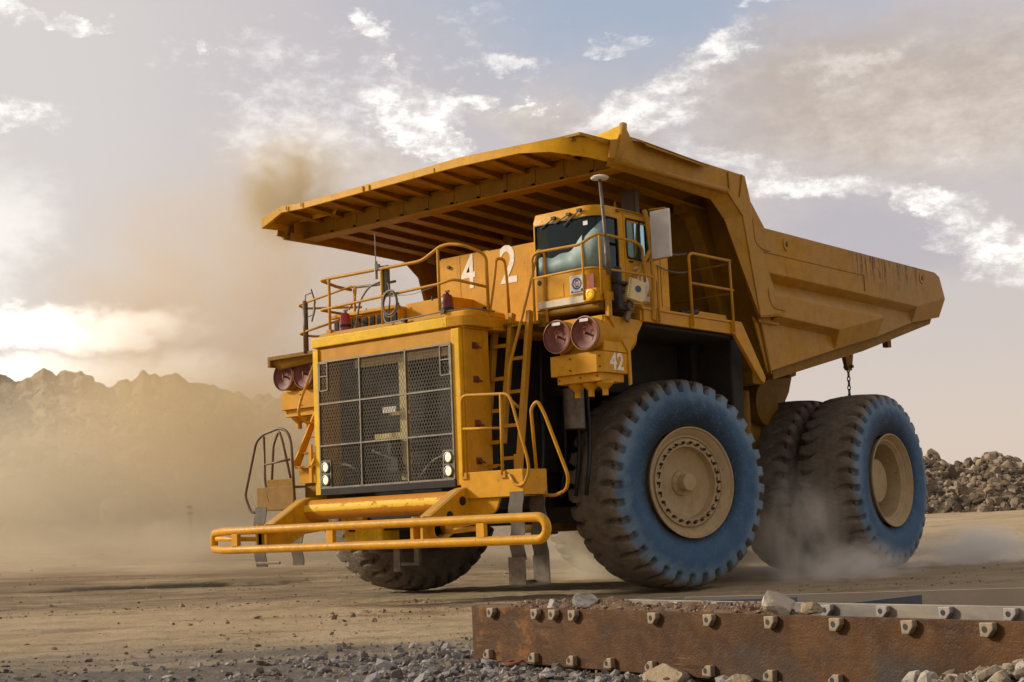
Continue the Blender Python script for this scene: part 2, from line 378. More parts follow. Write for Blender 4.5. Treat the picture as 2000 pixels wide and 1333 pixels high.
# ---- radiator housing
h = MB()
h.box(-1.55, -1.44, -3.57, -2.95, 1.72, 4.0); h.box(1.56, 1.60, -3.50, -2.95, 1.88, 4.0)
h.box(-1.44, 1.40, -3.55, -3.35, 3.79, 4.0); h.box(-1.44, 1.56, -3.0, -2.95, 1.72, 4.0); h.box(-1.55, 1.62, -3.52, -2.95, 4.0, 4.03)
housing = obj('radiator_housing', h, M['pale'], T, bevel=.012)
h = MB(); h.box(1.40, 1.56, -3.572, -3.36, 1.70, 4.0)
obj('corner_post', h, M['chipped'], housing, 'bright yellow corner post with chipped white paint', bevel=.015)
h = MB(); h.box(-1.552, -1.44, -3.58, -3.571, 1.70, 4.0); obj('corner_strip', h, M['bright'], housing)
h = MB()
h.prism(round_path([(-1.56, -2.95, 4.03), (-1.56, -3.60, 4.03), (1.36, -3.60, 4.03), (1.36, -2.95, 4.03)], .02, 2), (0, 0, .155))
obj('top_band', h, M['bright'], housing, 'bright yellow band along the top of the radiator', bevel=.012)
h = MB(); h.prism(round_path([(1.362, -3.60, 4.03), (1.72, -3.52, 4.03), (1.70, -2.6, 4.03), (1.362, -2.6, 4.03)], .16, 6), (0, 0, .155))
obj('deck_corner', h, M['pale'], housing, bevel=.012)
for z in (2.05, 2.6, 3.25, 3.75):
    b = MB(); b.box(1.60, 1.61, -3.33, -3.22, z - .05, z + .05); b.cyl((1.60, -3.28, z), (1.66, -3.28, z), .03, n=8); b.beam((1.63, -3.28, z), (1.63, -3.16, z - .03), .02, .02)
    obj('door_latch', b, M['rust'], housing)
h = MB(); h.box(-1.43, 1.42, -3.60, -3.40, 1.68, 1.79)
obj('lower_sill', h, M['dark'], housing, bevel=.01)
# core and things behind the grille
h = MB(); h.box(-1.42, 1.38, -3.12, -3.05, 1.8, 3.79); obj('radiator_core', h, M['core'], housing)
h = MB(); h.box(.12, .26, -3.36, -3.28, 1.85, 3.75); h.box(-.85, 1.35, -3.34, -3.30, 3.66, 3.78); h.box(-.45, .12, -3.34, -3.30, 2.50, 2.58); h.box(-.1, .3, -3.35, -3.3, 2.85, 2.90)
obj('core_support', h, simple('cream_support', (.70, .55, .22), .6, dust=.3), housing)
for pts in ([(-1.3, -3.4, 2.15), (-1.0, -3.42, 2.16), (-.8, -3.4, 2.05)], [(-.45, -3.4, 2.33), (-.2, -3.42, 2.25), (.05, -3.4, 2.15)], [(.55, -3.4, 1.88), (.8, -3.42, 2.1), (1.15, -3.4, 2.2)], [(.0, -3.4, 2.1), (.25, -3.42, 1.95), (.45, -3.4, 1.9)]):
    h = MB(); h.tube(round_path(pts, .2), .022, 8); obj('coolant_hose', h, M['grip'], housing, smooth=True)
h = MB(); h.cyl((.07, -3.46, 2.24), (.07, -3.46, 2.47), .10, n=20); h.box(.0, .14, -3.47, -3.36, 2.1, 2.24); h.box(-.02, .2, -3.52, -3.38, 1.98, 2.1)
obj('horn_canister', h, M['black'], housing, smooth='auto')
h = MB(); h.box(-.12, .16, -3.49, -3.47, 2.88, 2.97); obj('grille_tag', h, M['whitepanel'], housing)
# grille screen
XL, XR, ZB, ZT, YG = -1.42, 1.40, 1.80, 3.785, -3.585
g = MB(); t = .012
for x in (XL, -.50, .48, XR): g.box(x - t, x + t, YG - .015, YG + .015, ZB, ZT)
for z in (ZB, 2.46, 3.12, ZT):
    g.box(XL + t, -.50 - t, YG - .013, YG + .013, z - t, z + t); g.box(-.50 + t, .48 - t, YG - .013, YG + .013, z - t, z + t); g.box(.48 + t, XR - t, YG - .013, YG + .013, z - t, z + t)
for a, b_, z0, z1 in ((XL + t, XL + .19, 3.31, 3.313), ): pass
gs = MB()
def wirebox(mb, x0, x1, z0, z1, w=.008):
    for x in (x0, x1): mb.box(x - w, x + w, YG - .012, YG + .01, z0, z1)
    for z in (z0, z1): mb.box(x0 + w, x1 - w, YG - .011, YG + .009, z - w, z + w)
wirebox(g, XL + .025, -1.22, 3.33, 3.765); g.box(-1.385, -1.23, YG - .01, YG + .008, 3.55, 3.565)
wirebox(g, 1.19, XR - .025, 3.33, 3.765); g.box(1.2, 1.365, YG - .01, YG + .008, 3.55, 3.565)
wirebox(g, XL + .025, -1.19, 1.82, 2.22); wirebox(g, 1.19, XR - .025, 1.82, 2.22); g.box(-1.385, -1.2, YG - .01, YG + .008, 2.01, 2.03); g.box(1.2, 1.365, YG - .01, YG + .008, 2.01, 2.03)
grille = obj('grille', g, M['wire'], housing)
# woven diamond mesh
gm = MB(); k = 0; dx = .056; sl = .55
def strip(x0, z0, x1, z1):
    w = .0046; y = YG + .004
    d = Vector((x1 - x0, 0, z1 - z0)); L = d.length
    if L < .01: return
    n = Vector((-d.z, 0, d.x)) / L * w
    a, b = Vector((x0, y, z0)), Vector((x1, y, z1))
    gm.quad(a - n, b - n, b + n, a + n)
W_, H_ = XR - XL, ZT - ZB
x = XL - H_ / 1.9
while x < XR:
    for sgn in (1, -1):
        # line z = ZB + 1.9*(X-x)
        xa, xb = max(x, XL), min(x + H_ / 1.9, XR)
        if xb > xa:
            za, zb = ZB + 1.9 * (xa - x), ZB + 1.9 * (xb - x)
            if sgn == 1: strip(xa, za, xb, zb)
            else: strip(XL + XR - xa, za, XL + XR - xb, zb)
    x += dx
gmo = obj('grille_screen', gm, M['mesh'], housing)
# headlights
for s in (-1, 1):
    for z in (2.12, 1.92):
        x = s * 1.295
        b = MB(); b.box(x - .085, x + .085, YG - .005, YG + .03, z - .09, z + .09)
        hl = obj('headlight', b, M['black'], T, bevel=.01)
        b = MB(); b.lathe((x, YG - .006, z), (x, -10, z), [(0, .082), (.03, .08), (.032, .068)], 28); obj('headlight_ring', b, M['alu'], hl, smooth='auto')
        b = MB(); b.lathe((x, YG - .010, z), (x, -10, z), [(0, .072), (.016, .055), (.024, .03), (.027, .001)], 24); obj('headlight_lens', b, M['lens'], hl, smooth=True)

# ---- front cross tube, brackets and bumper
def flake():
    m, nt, b, oc, out = material('flaking_yellow_paint'); x, y, z = nt.xyz(oc)
    n = nt.noise(oc, 5.5, 6, .7, scl=(1, 1, 2.5)); band = nt.m('MULTIPLY', nt.ramp(z, 1.38, 1.46), nt.ramp(z, 1.585, 1.53))
    f = nt.ramp(nt.m('MULTIPLY', nt.m('ADD', n, .12), band), .50, .54)
    nt.put(b.inputs['Base Color'], nt.mix(f, nt.mix(nt.noise(oc, 6, 5), (.42, .16, .012), (.62, .25, .02)), (.82, .50, .03)))
    nt.put(b.inputs['Normal'], nt.bump(f, .6, .01)); b.inputs['Specular IOR Level'].default_value = .2; b.inputs['Roughness'].default_value = .55; return m
b = MB(); b.lathe((-1.62, -3.72, 1.465), (2, -3.72, 1.465), [(0, .10), (.03, .155), (3.18, .155), (3.22, .1)], 32, True)
obj('cross_tube', b, flake(), T, smooth='auto')
for s in (-1, 1):
    b = MB()
    for xo in (s * 1.52, s * 1.70):
        b.prism([(xo, -3.35, 1.66), (xo, -3.72, 1.66), (xo, -3.86, 1.62), (xo, -4.50, 1.27), (xo, -4.66, 1.27), (xo, -4.66, .93), (xo, -4.20, .93), (xo, -3.85, 1.1), (xo, -3.35, 1.15)], (s * .03, 0, 0))
    b.prism([(s * 1.545, -3.72, 1.665), (s * 1.545, -3.87, 1.625), (s * 1.545, -4.50, 1.275), (s * 1.545, -4.50, 1.25), (s * 1.545, -3.87, 1.595)], (s * .155, 0, 0))
    br = obj('bumper_bracket', b, M['yellow'], T, bevel=.006)
    b = MB(); b.lathe((s * 1.73, -3.82, 1.47), (s * 9, -3.82, 1.47), [(0, .065), (.012, .065), (.013, .001)], 20); b.lathe((s * 1.73, -4.1, 1.27), (s * 9, -4.1, 1.27), [(0, .06), (.012, .06), (.013, .001)], 20)
    obj('bracket_hole', b, M['dark'], br)
    b = MB(); b.lathe((s * 1.73, -4.42, 1.08), (s * 9, -4.42, 1.08), [(0, .13), (.10, .13), (.10, .112), (.0, .112), (.0, .001)], 28); obj('tow_eye', b, M['yellow'], br, smooth='auto')
zt, zb2, rb = 1.19, .90, .062
top = [(-2.95, -4.40, zt - .02), (-2.3, -4.62, zt), (-1.7, -4.66, zt), (3.66, -4.62, zt)]
bp_ = MB()
path = round_path([(-2.1, -4.64, zt + .0), (-2.6, -4.55, zt - .0), (-3.1, -4.36, zt - .02), (-3.14, -4.34, zb2 + .02), (-2.6, -4.55, zb2 + .0), (-2.1, -4.64, zb2)], .08, 5)
arc = [(3.72 + .145 * math.sin(a), -4.62, 1.045 + .145 * math.cos(a)) for a in np.linspace(0, math.pi, 14)]
allp = [Vector(q) for q in path][::-1]
loop = [Vector((-2.1, -4.64, zb2))] + []
full = [Vector(p) for p in path]                     # starts top at -2.1 goes round the left end to the bottom at -2.1
full = full + [Vector((-1.0, -4.66, zb2)), Vector((1.6, -4.66, zb2)), Vector((3.0, -4.64, zb2))] + [Vector(a) for a in arc][::-1] + [Vector((3.0, -4.64, zt)), Vector((1.6, -4.66, zt)), Vector((-1.0, -4.66, zt))]
bp_.tube(full, rb, 16, closed=True)
bumper = obj('bumper', bp_, M['yellow'], T, smooth=True)
for x, y in ((-2.25, -4.63), (-.10, -4.655), (2.78, -4.645)):
    b = MB(); b.box(x - .07, x + .07, y - .035, y + .04, zb2 + .05, zt - .05); obj('bumper_upright', b, M['yellow'], bumper, bevel=.006)
for s in (-1, 1):
    b = MB(); b.box(s * 1.61 - .12, s * 1.61 - .09, -4.66, -4.58, zb2 - .03, zt + .06); b.box(s * 1.61 + .07, s * 1.61 + .10, -4.66, -4.58, zb2 - .03, zt + .06); obj('bumper_clamp', b, M['yellow'], bumper, bevel=.004)
    b = MB(); b.tube([(s * 1.75, -4.3, 1.04), (s * 2.76, -4.6, 1.08)], .038, 10); obj('bumper_brace', b, M['yellow'], bumper, smooth=True)
b = MB(); b.box(-1.45, -1.0, -3.1, -2.9, .95, 1.22); b.box(-1.0, -.4, -3.3, -2.9, .93, 1.2); b.box(-1.25, -.75, -3.35, -3.1, 1.2, 1.34)
obj('steering_box', b, M['bright'], T, bevel=.03)
b = MB(); b.box(-.42, -.28, -3.05, -2.98, .46, .95); b.box(.02, .12, -3.05, -2.98, .55, .95); b.box(-.28, .12, -3.04, -3.0, .55, .6)
obj('tow_hook', b, M['steel'], T, bevel=.01)
b = MB(); b.box(-1.5, -.2, -2.5, -2.2, .75, 1.3); b.box(-2.6, 2.6, -1.0, -.7, 1.1, 1.35); obj('tie_rod', b, M['dark'], T)

# ---- steps and platforms at the front corners
def front_platform(s):
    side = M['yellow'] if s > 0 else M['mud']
    b = MB(); X = lambda v: s * v
    x0, x1 = (1.63, 2.77) if s > 0 else (-2.80, -1.93)
    b.box(x0, x1, -3.72, -3.69, 1.50, 1.87); b.box(x0, x1, -3.69, -3.18, 1.85, 1.87)
    b.box(x1 - .02 if s > 0 else x0, x1 if s > 0 else x0 + .02, -3.69, -3.18, 1.50, 1.85)
    b.box(x0, x1, -3.68, -3.2, 1.50, 1.52)
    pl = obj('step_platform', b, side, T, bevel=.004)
    xa, xb = ((2.52, 2.77) if s > 0 else (-2.85, -2.58)); ya, yb = -3.74, -3.24
    for y in (ya, yb):
        st = MB(); n = 10; vs = []; fs = []
        zl = .62 if s > 0 else .60
        for i in range(n + 1):
            z = 1.56 + (zl - 1.56) * i / n; wob = .018 * math.sin(i * 1.3 + (1 if y == ya else 2)); 
            xs_ = ((xa, xb) if y == ya else ((xb - .27, xb) if s > 0 else (xa + .32, xa + .58)))
            vs += [(xs_[0] + wob * .5, y + wob, z), (xs_[1] + wob * .5, y + wob, z), (xs_[1] + wob * .5, y + wob + .015, z), (xs_[0] + wob * .5, y + wob + .015, z)]
        for i in range(n):
            for q in range(4): fs.append((i * 4 + q, i * 4 + (q + 1) % 4, (i + 1) * 4 + (q + 1) % 4, (i + 1) * 4 + q))
        st.add(vs, fs); obj('rubber_strap', st, M['strap'], pl, smooth='auto')
    st = MB()
    if s > 0:
        st.box(2.48, 2.78, ya - .02, ya, .28, .66); st.box(2.50, 2.79, yb, yb + .02, .28, .66); st.box(2.48, 2.79, ya, yb, .26, .285); st.box(2.48, 2.79, ya - .02, yb + .02, .63, .645) if False else None
        for i in range(9): st.box(2.782, 2.79, ya + .03 + i * .05, ya + .05 + i * .05, .285, .31)
    else:
        st.box(-2.84, -2.27, ya, ya + .03, .64, .68); 
    st.box(2.50, 2.52, ya, yb, .285, .33) if s > 0 else None
    obj('hanging_step', st, M['steel'], pl, bevel=.004)
    return pl
front_platform(1); front_platform(-1)
b = MB(); b.prism(round_path([(1.62, -3.66, 1.50), (1.66, -3.66, 1.27), (2.2, -3.66, 1.27), (2.3, -3.66, 1.50)], .15, 5), (0, .04, 0)); obj('mudguard', b, M['yellow'], T, smooth='auto')
b = MB(); b.box(-1.95, -1.45, -3.45, -3.0, 1.45, 1.92); b.box(-2.62, -1.95, -3.705, -3.68, 1.86, 1.99); obj('step_bracket', b, M['under'], T, bevel=.01)
# ladders (right-hand pair in the picture)
def lean(z): return -3.02 + (z - 1.9) * .175
lad = MB()
LX = (1.48, 1.80, 2.14)
for i, x in enumerate(LX):
    lad.beam((x, lean(1.9) if i != 1 else lean(2.3), 1.88 if i != 1 else 2.3), (x, lean(4.26), 4.26), .07, .10, (0, 1, 0))
for i in (0, 2): lad.box(LX[i] - .045, LX[i] + .045, lean(1.9) - .06, lean(1.9) + .05, 1.88, 2.12)
ladder = obj('ladder', lad, M['rail'], T, bevel=.004)
for z in (3.78, 3.28, 2.80, 2.33, 1.98): 
    b = MB(); b.box(1.51, 1.775, lean(z) - .08, lean(z) + .10, z - .015, z + .015); b.box(1.51, 1.775, lean(z) - .08, lean(z) - .065, z - .04, z - .015); obj('ladder_rung', b, M['rail'], ladder)
for z in (4.08, 3.56, 3.06, 2.56, 2.08):
    b = MB(); b.box(1.83, 2.11, lean(z) - .07, lean(z) + .09, z - .015, z + .015); b.box(1.83, 2.11, lean(z) - .07, lean(z) - .055, z - .035, z - .015); obj('ladder_rung', b, M['rail'], ladder)
b = MB(); b.box(1.45, 2.3, -2.6, -1.5, 4.05, 4.10)
for i in range(12): b.box(1.5 + i * .05, 1.52 + i * .05, -2.72, -2.6, 4.06, 4.10)
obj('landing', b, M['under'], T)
for pts in ([(1.42, -2.9, 2.86), (1.29, -2.98, 2.98), (1.30, -2.95, 3.3), (1.44, -2.72, 4.25), (1.50, -2.62, 4.9), (1.48, -2.55, 5.16), (1.52, -2.40, 5.16), (1.50, -2.34, 4.9), (1.49, -2.3, 4.3)],
            [(2.10, -2.9, 2.80), (1.98, -3.02, 2.95), (2.0, -2.98, 3.4), (2.13, -2.72, 4.3), (2.28, -2.62, 4.95), (2.34, -2.6, 5.16), (2.42, -2.55, 5.1), (2.42, -2.55, 4.05)]):
    b = MB(); b.tube(round_path(pts, .12, 5), .024, 10); obj('ladder_handrail', b, M['rail'], T, smooth=True)
# platform guard rails
def rail(pts, r=.022, mat='rail', name='handrail', rad=.1, parent=T, n=5):
    b = MB(); b.tube(round_path(pts, rad, n), r, 10); return obj(name, b, M[mat], parent, smooth=True)
g1 = rail([(1.70, -3.73, 1.82), (1.70, -3.73, 2.98), (2.60, -3.73, 2.93), (2.88, -3.73, 2.0), (2.90, -3.73, 1.82), (2.80, -3.74, 1.64), (2.66, -3.74, 1.64), (2.54, -3.74, 1.80)], rad=.12, name='guard_rail')
rail([(1.70, -3.73, 2.50), (2.42, -3.73, 2.46)], .018, name='guard_rail_bar', parent=g1); rail([(2.42, -3.73, 1.8), (2.44, -3.73, 2.94)], .022, name='guard_rail_bar', parent=g1)
for x, z in ((1.70, 1.84), (2.42, 1.82)):
    b = MB(); b.box(x - .04, x + .06, -3.745, -3.722, z - .06, z + .03); obj('rail_foot', b, M['rail'], g1)
rail([(2.97, -3.66, 1.86), (2.92, -3.66, 2.70), (3.04, -3.66, 2.80), (3.12, -3.62, 2.62), (3.44, -3.55, 1.72), (3.36, -3.5, 1.55), (3.12, -3.45, 1.48), (2.80, -3.3, 1.5)], .024, rad=.1, name='guard_rail')
g2 = rail([(-2.83, -3.68, 1.47), (-2.98, -3.7, 1.49), (-3.12, -3.7, 1.75), (-2.82, -3.7, 2.62), (-2.66, -3.7, 2.73), (-2.24, -3.7, 2.81), (-2.05, -3.7, 2.74), (-1.97, -3.7, 2.55), (-1.92, -3.7, 1.64)], .022, 'darkrail', 'guard_rail', .09)
rail([(-2.63, -3.7, 2.70), (-2.62, -3.7, 1.94), (-2.52, -3.7, 1.64)], .022, 'darkrail', 'guard_rail_bar', parent=g2)
rail([(-2.63, -3.7, 2.24), (-2.02, -3.7, 2.29)], .018, 'darkrail', 'guard_rail_bar', parent=g2)
rail([(-2.48, -3.68, 1.92), (-2.42, -3.68, 2.55), (-2.28, -3.68, 2.78), (-2.20, -3.68, 2.6), (-2.01, -3.68, 1.94)], .02, 'darkrail', 'guard_rail', .08)
# stair on the far corner
b = MB()
b.prism([(-2.02, -3.66, 2.18), (-2.02, -3.05, 3.25), (-2.02, -2.95, 3.25), (-2.02, -3.50, 2.18)], (.03, 0, 0)); b.prism([(-1.58, -3.66, 2.18), (-1.58, -3.05, 3.25), (-1.58, -2.95, 3.25), (-1.58, -3.50, 2.18)], (.03, 0, 0))
b.box(-2.02, -1.50, -3.5, -3.46, 1.9, 2.18); b.box(-1.66, -1.60, -3.62, -3.58, 1.9, 2.5)
stair = obj('stair', b, M['yellow'], T)
for y, z in ((-3.62, 2.17), (-3.48, 2.40), (-3.32, 2.67), (-3.2, 2.95)):
    b = MB(); b.box(-1.99, -1.58, y, y + .2, z - .03, z)
    for i in range(10): b.box(-1.98 + i * .04, -1.965 + i * .04, y - .006, y, z - .022, z - .006)
    obj('stair_tread', b, M['yellow'], stair)
b = MB(); b.box(-1.99, -1.58, -2.98, -2.95, 1.9, 3.2); obj('stair_backing', b, M['under'], stair)
rail([(-2.0, -3.14, 3.85), (-2.0, -3.45, 3.25), (-2.0, -3.52, 3.02), (-2.0, -3.35, 2.88), (-1.8, -3.25, 2.88)], .024, 'rail', 'handrail', .08)

# ---- air cleaners and boxes at both sides
def air_side(s):
    for x in (2.716, 3.222):
        b = MB(); b.lathe((s * x, -2.70, 3.79), (s * x, 9, 3.79), [(0, .225), (.02, .236), (.95, .236), (.95, .001)], 40)
        can = obj('air_cleaner', b, M['pale'], T, smooth='auto')
        b = MB(); b.lathe((s * x, -2.705, 3.79), (s * x, -9, 3.79), [(-.03, .24), (.0, .245), (.02, .245), (.03, .232), (.012, .222), (.008, .20), (-.03, .13), (-.045, .10), (-.045, .001)], 40)
        lid = obj('air_cleaner_cover', b, M['maroon'], can, smooth='auto')
        b = MB(); b.lathe((s * x, -2.715, 3.79), (s * x, -9, 3.79), [(-.01, .246), (.012, .250), (.022, .246), (.03, .232)], 40); obj('cover_band', b, simple('tan_band', (.40, .22, .10), .5), can, smooth='auto')
        b = MB(); b.cyl((s * x, -2.66, 3.79), (s * x, -2.74, 3.79), .018, n=10); b.beam((s * x, -2.735, 3.83), (s * x, -2.735, 3.73), .018, .012, (0, 1, 0)); obj('cover_knob', b, M['maroon'], can)
        b = MB(); b.tube([(s * x + .05 * math.cos(a), -2.715, 3.83 + .05 * math.sin(a)) for a in np.linspace(.2, 2.9, 8)], .006, 6); obj('cover_handle', b, M['maroon'], can)
        b = MB(); b.box(s * x - .07, s * x + .08, -2.745, -2.74, 3.955, 4.0); obj('cover_label', b, M['whitepanel'], can)
    mt = M['yellow']
    b = MB(); x0, x1 = sorted((s * 2.50, s * 3.41))
    b.prism([(s * 2.50, -2.63, 3.22), (s * 3.36, -2.66, 3.22), (s * 3.42, -2.55, 3.22), (s * 3.42, -1.93, 3.22), (s * 2.50, -1.93, 3.22)], (0, 0, .30))
    b.box(*sorted((s * 2.58, s * 3.36)), -2.58, -2.0, 3.10, 3.22)
    b.box(*sorted((s * 2.6, s * 3.40)), -2.52, -1.93, 3.52, 4.05)
    bx = obj('dust_box', b, mt, T, bevel=.008)
    for x in (2.62, 2.9, 3.2, 3.34):
        for z in (3.15, 3.30, 3.42):
            pass
    for x, z in ((2.62, 3.16), (3.0, 3.17), (3.30, 3.17), (2.88, 3.45), (2.88, 3.28), (3.385, 3.45), (3.385, 3.3)):
        q = MB(); yy = -2.585 if z < 3.2 else (-2.655 if x < 3.3 else -2.62)
        q.cyl((s * x, yy + .01, z), (s * x, yy - .012, z), .011, n=8); obj('box_bolt', q, M['bolt'], bx)
    for x in (2.80, 3.05, 3.30) if s > 0 else (2.98, 2.75, 3.2):
        q = MB(); q.lathe((s * x, -2.40, 3.10), (s * x, -2.40, -9), [(0, .125), (.03, .13), (.11, .045), (.20, .045), (.20, .001)], 20); obj('dust_spout', q, mt, bx, smooth='auto')
    return bx
bx = air_side(1); air_side(-1)
b = MB(); b.prism([(3.42, -2.46, 4.05), (3.42, -1.55, 4.03), (3.42, -1.92, 3.58), (3.42, -1.92, 3.07), (3.42, -1.98, 3.05), (3.42, -1.98, 3.55)], (.03, 0, 0)); b.box(3.40, 3.42, -2.46, -1.6, 3.9, 4.04)
obj('gusset_plate', b, M['pale'], T, bevel=.003)
b = MB(); b.prism([(3.425, -2.56, 3.53), (3.425, -2.5, 4.05), (3.425, -2.40, 4.05), (3.425, -1.95, 3.53)], (-.02, 0, 0)); obj('side_cheek', b, M['yellow'], T)
MX = Matrix.Translation((3.424, -2.42, 3.27)) @ Matrix.Rotation(R(90), 4, 'Z') @ Matrix.Rotation(R(90), 4, 'X')
text_obj('painted_number', '42', .34, M['white'], bx, MX, .002, sx=1.0, off=.008)

# ---- decks
b = MB(); b.box(1.95, 3.47, -1.66, .93, 4.03, 4.21); b.box(1.9, 3.52, -1.66, .96, 4.20, 4.235)
b.box(3.47, 3.50, -1.60, .96, 4.02, 4.20)
deck = obj('cab_deck', b, M['pale'], T, bevel=.006)
b = MB(); b.prism([(3.44, .93, 4.24), (3.44, 1.22, 4.24), (3.44, 1.90, 3.36), (3.44, 1.84, 3.26), (3.44, 1.74, 3.30), (3.44, 1.0, 4.0)], (.07, 0, 0)); obj('deck_strut', b, M['pale'], T, bevel=.012)
b = MB(); b.prism([(3.2, -.2, 4.24), (3.2, -.05, 4.33), (3.2, .88, 4.33), (3.2, .92, 4.24)], (.22, 0, 0)); obj('deck_hatch', b, M['pale'], T, bevel=.006)
b = MB(); b.box(-3.40, -1.6, -2.92, .96, 4.06, 4.13); b.box(-3.40, -3.33, -2.92, .9, 3.95, 4.06); b.prism([(-3.38, -2.88, 4.06), (-3.25, -2.8, 3.9), (-2.3, -2.8, 3.95), (-2.3, -2.88, 4.06)], (0, .04, 0)); obj('far_deck', b, M['under'], T, bevel=.01)
b = MB(); b.box(-1.60, 1.70, -2.95, .9, 4.0, 4.18); obj('front_deck', b, M['yellow'], T)
b = MB(); b.prism([(-1.62, -3.47, 4.18), (-1.62, -3.30, 4.30), (-1.62, -3.2, 4.30), (-1.62, -3.2, 4.18)], (2.78, 0, 0)); obj('deck_kerb', b, M['yellow'], T, bevel=.006)
b = MB(); b.prism(round_path([(1.17, -3.44, 4.185), (1.66, -3.4, 4.185), (1.66, -2.5, 4.185), (1.17, -2.5, 4.185)], .2, 6), (0, 0, .10)); obj('deck_corner_plate', b, M['yellow'], T, bevel=.02)
# low intake boxes on the deck
b = MB(); b.box(-2.35, -1.72, -2.25, -1.2, 4.18, 4.72); b.box(-1.66, -.80, -2.35, -1.2, 4.18, 4.74); b.box(-.78, .2, -2.2, -1.3, 4.18, 4.78); b.box(-2.4, -.8, -2.42, -2.3, 4.70, 4.76)
ib = obj('intake_box', b, M['yellow'], T, bevel=.01)
for i in range(9):
    q = MB(); q.box(-2.3 + i * .17, -2.2 + i * .17, -2.375, -2.35, 4.40, 4.64); obj('louvre', q, M['dark'], ib)
q = MB()
for x in (-1.6, -1.2, -.85, -.1): q.cyl((x, -2.3, 4.74), (x, -2.3, 4.80), .015, n=6)
obj('box_studs', q, M['bolt'], ib)
# cabinets with the painted number
b = MB(); b.box(-.50, .55, -1.62, -.3, 4.18, 5.55); b.box(-.52, -.06, -1.635, -1.62, 4.2, 5.53); b.box(-.05, .55, -1.64, -1.62, 4.2, 5.53)
cb = obj('electrical_cabinet', b, M['yellow'], T, bevel=.008)
b = MB(); b.box(.585, 2.15, -1.75, -.3, 4.12, 5.50); cb2 = obj('electrical_cabinet', b, M['yellow'], T, bevel=.008)
b = MB(); b.box(.56, .575, -1.7, -1.6, 4.2, 5.5); b.box(-.2, .3, -1.66, -1.645, 4.2, 5.5) if False else None; obj('door_seam', b, M['dark'], cb)
MF = lambda x, y, z, : Matrix.Translation((x, y, z)) @ Matrix.Rotation(R(90), 4, 'X')
text_obj('painted_number', '4', .78, M['white'], cb, MF(-.03, -1.645, 4.98), .002, sx=.80, off=.012)
text_obj('painted_number', '2', .86, M['white'], cb2, MF(.88, -1.755, 4.93), .002, sx=.86, off=.012)
for x, y, z in ((-.3, -1.64, 5.38), (.45, -1.64, 4.6)):
    q = MB(); q.cyl((x, y, z), (x, y - .03, z), .03, n=12); obj('cabinet_knob', q, M['bolt'], cb)
# chimney-like panel behind the cab
b = MB(); b.box(2.74, 3.02, -.95, -.85, 5.6, 6.22); b.box(2.77, 2.99, -.965, -.951, 5.66, 6.17); obj('vent_panel', b, simple('brown_vent', (.10, .065, .035), .6), T, bevel=.01)
b = MB(); b.prism([(2.50, -.95, 5.65), (2.62, -.95, 6.10), (2.70, -.95, 5.65)], (0, .03, 0)); obj('fin_bracket', b, M['yellow'], T)

# ---- handrails on the front deck
fr = rail([(-2.1, -2.15, 5.20), (-1.98, -2.6, 5.19), (-1.64, -3.30, 5.18), (.62, -3.30, 5.16), (1.02, -3.30, 5.33), (1.20, -3.28, 5.34), (1.46, -3.25, 5.28), (1.60, -2.93, 5.16), (1.60, -2.92, 4.28)], .026, rad=.12, name='deck_handrail')
rail([(-1.98, -2.2, 5.22), (-1.43, -2.2, 5.19), (-1.0, -2.2, 5.19)], .022, 'darkrail', 'rail_bar', parent=fr)
rail([(-2.0, -2.3, 4.74), (-1.66, -3.30, 4.69), (1.0, -3.30, 4.76), (1.22, -3.28, 4.80), (1.6, -2.9, 4.66)], .022, 'rail', 'rail_bar', parent=fr)
for x, y, z0, z1 in ((-1.43, -3.3, 4.2, 5.18), (-.24, -3.3, 4.2, 5.17), (.96, -3.3, 4.2, 5.30), (-1.97, -2.2, 4.13, 5.22)):
    rail([(x, y, z0), (x, y, z1)], .024, 'rail', 'rail_post', parent=fr)
for x in (-1.43, .96):
    b = MB(); b.box(x - .05, x + .05, -3.34, -3.26, 4.17, 4.34); obj('rail_foot', b, M['rail'], fr)
# far-side post and rails
fp = rail([(-2.44, -2.9, 4.1), (-2.44, -2.9, 4.98)], .045, 'darkrail', 'mirror_post')
rail([(-1.3, -2.9, 5.06), (-1.32, -2.9, 5.08), (-2.62, -2.9, 4.93), (-2.66, -2.7, 4.9), (-1.9, -2.1, 4.88)], .02, 'rail', 'rail_bar', parent=fp)
rail([(-1.6, -2.92, 4.55), (-2.60, -2.92, 4.44), (-2.6, -2.6, 4.42), (-2.1, -2.2, 4.42)], .02, 'rail', 'rail_bar', parent=fp)
rail([(-1.32, -2.9, 5.08), (-1.22, -2.9, 5.06), (-1.25, -2.9, 4.85), (-1.4, -2.9, 4.7)], .016, 'rail', 'rail_bar', parent=fp, rad=.06)
b = MB(); b.prism([(-2.30, -2.9, 5.17), (-2.20, -2.92, 4.95), (-2.20, -2.92, 4.78), (-2.30, -2.9, 4.62), (-2.34, -2.86, 4.62), (-2.25, -2.86, 4.95)], (0, .03, 0)); b.tube([(-2.44, -2.9, 4.97), (-2.42, -2.9, 5.08), (-2.28, -2.9, 5.1)], .01, 6); b.tube([(-2.44, -2.9, 4.7), (-2.28, -2.9, 4.72)], .01, 6)
obj('rear_view_mirror', b, M['grip'], fp, smooth='auto')
b = MB(); b.box(-1.98, -1.85, -2.98, -2.86, 4.18, 4.32); b.box(-2.1, -1.98, -2.93, -2.9, 4.27, 4.29); obj('junction_box', b, M['black'], T, bevel=.01)
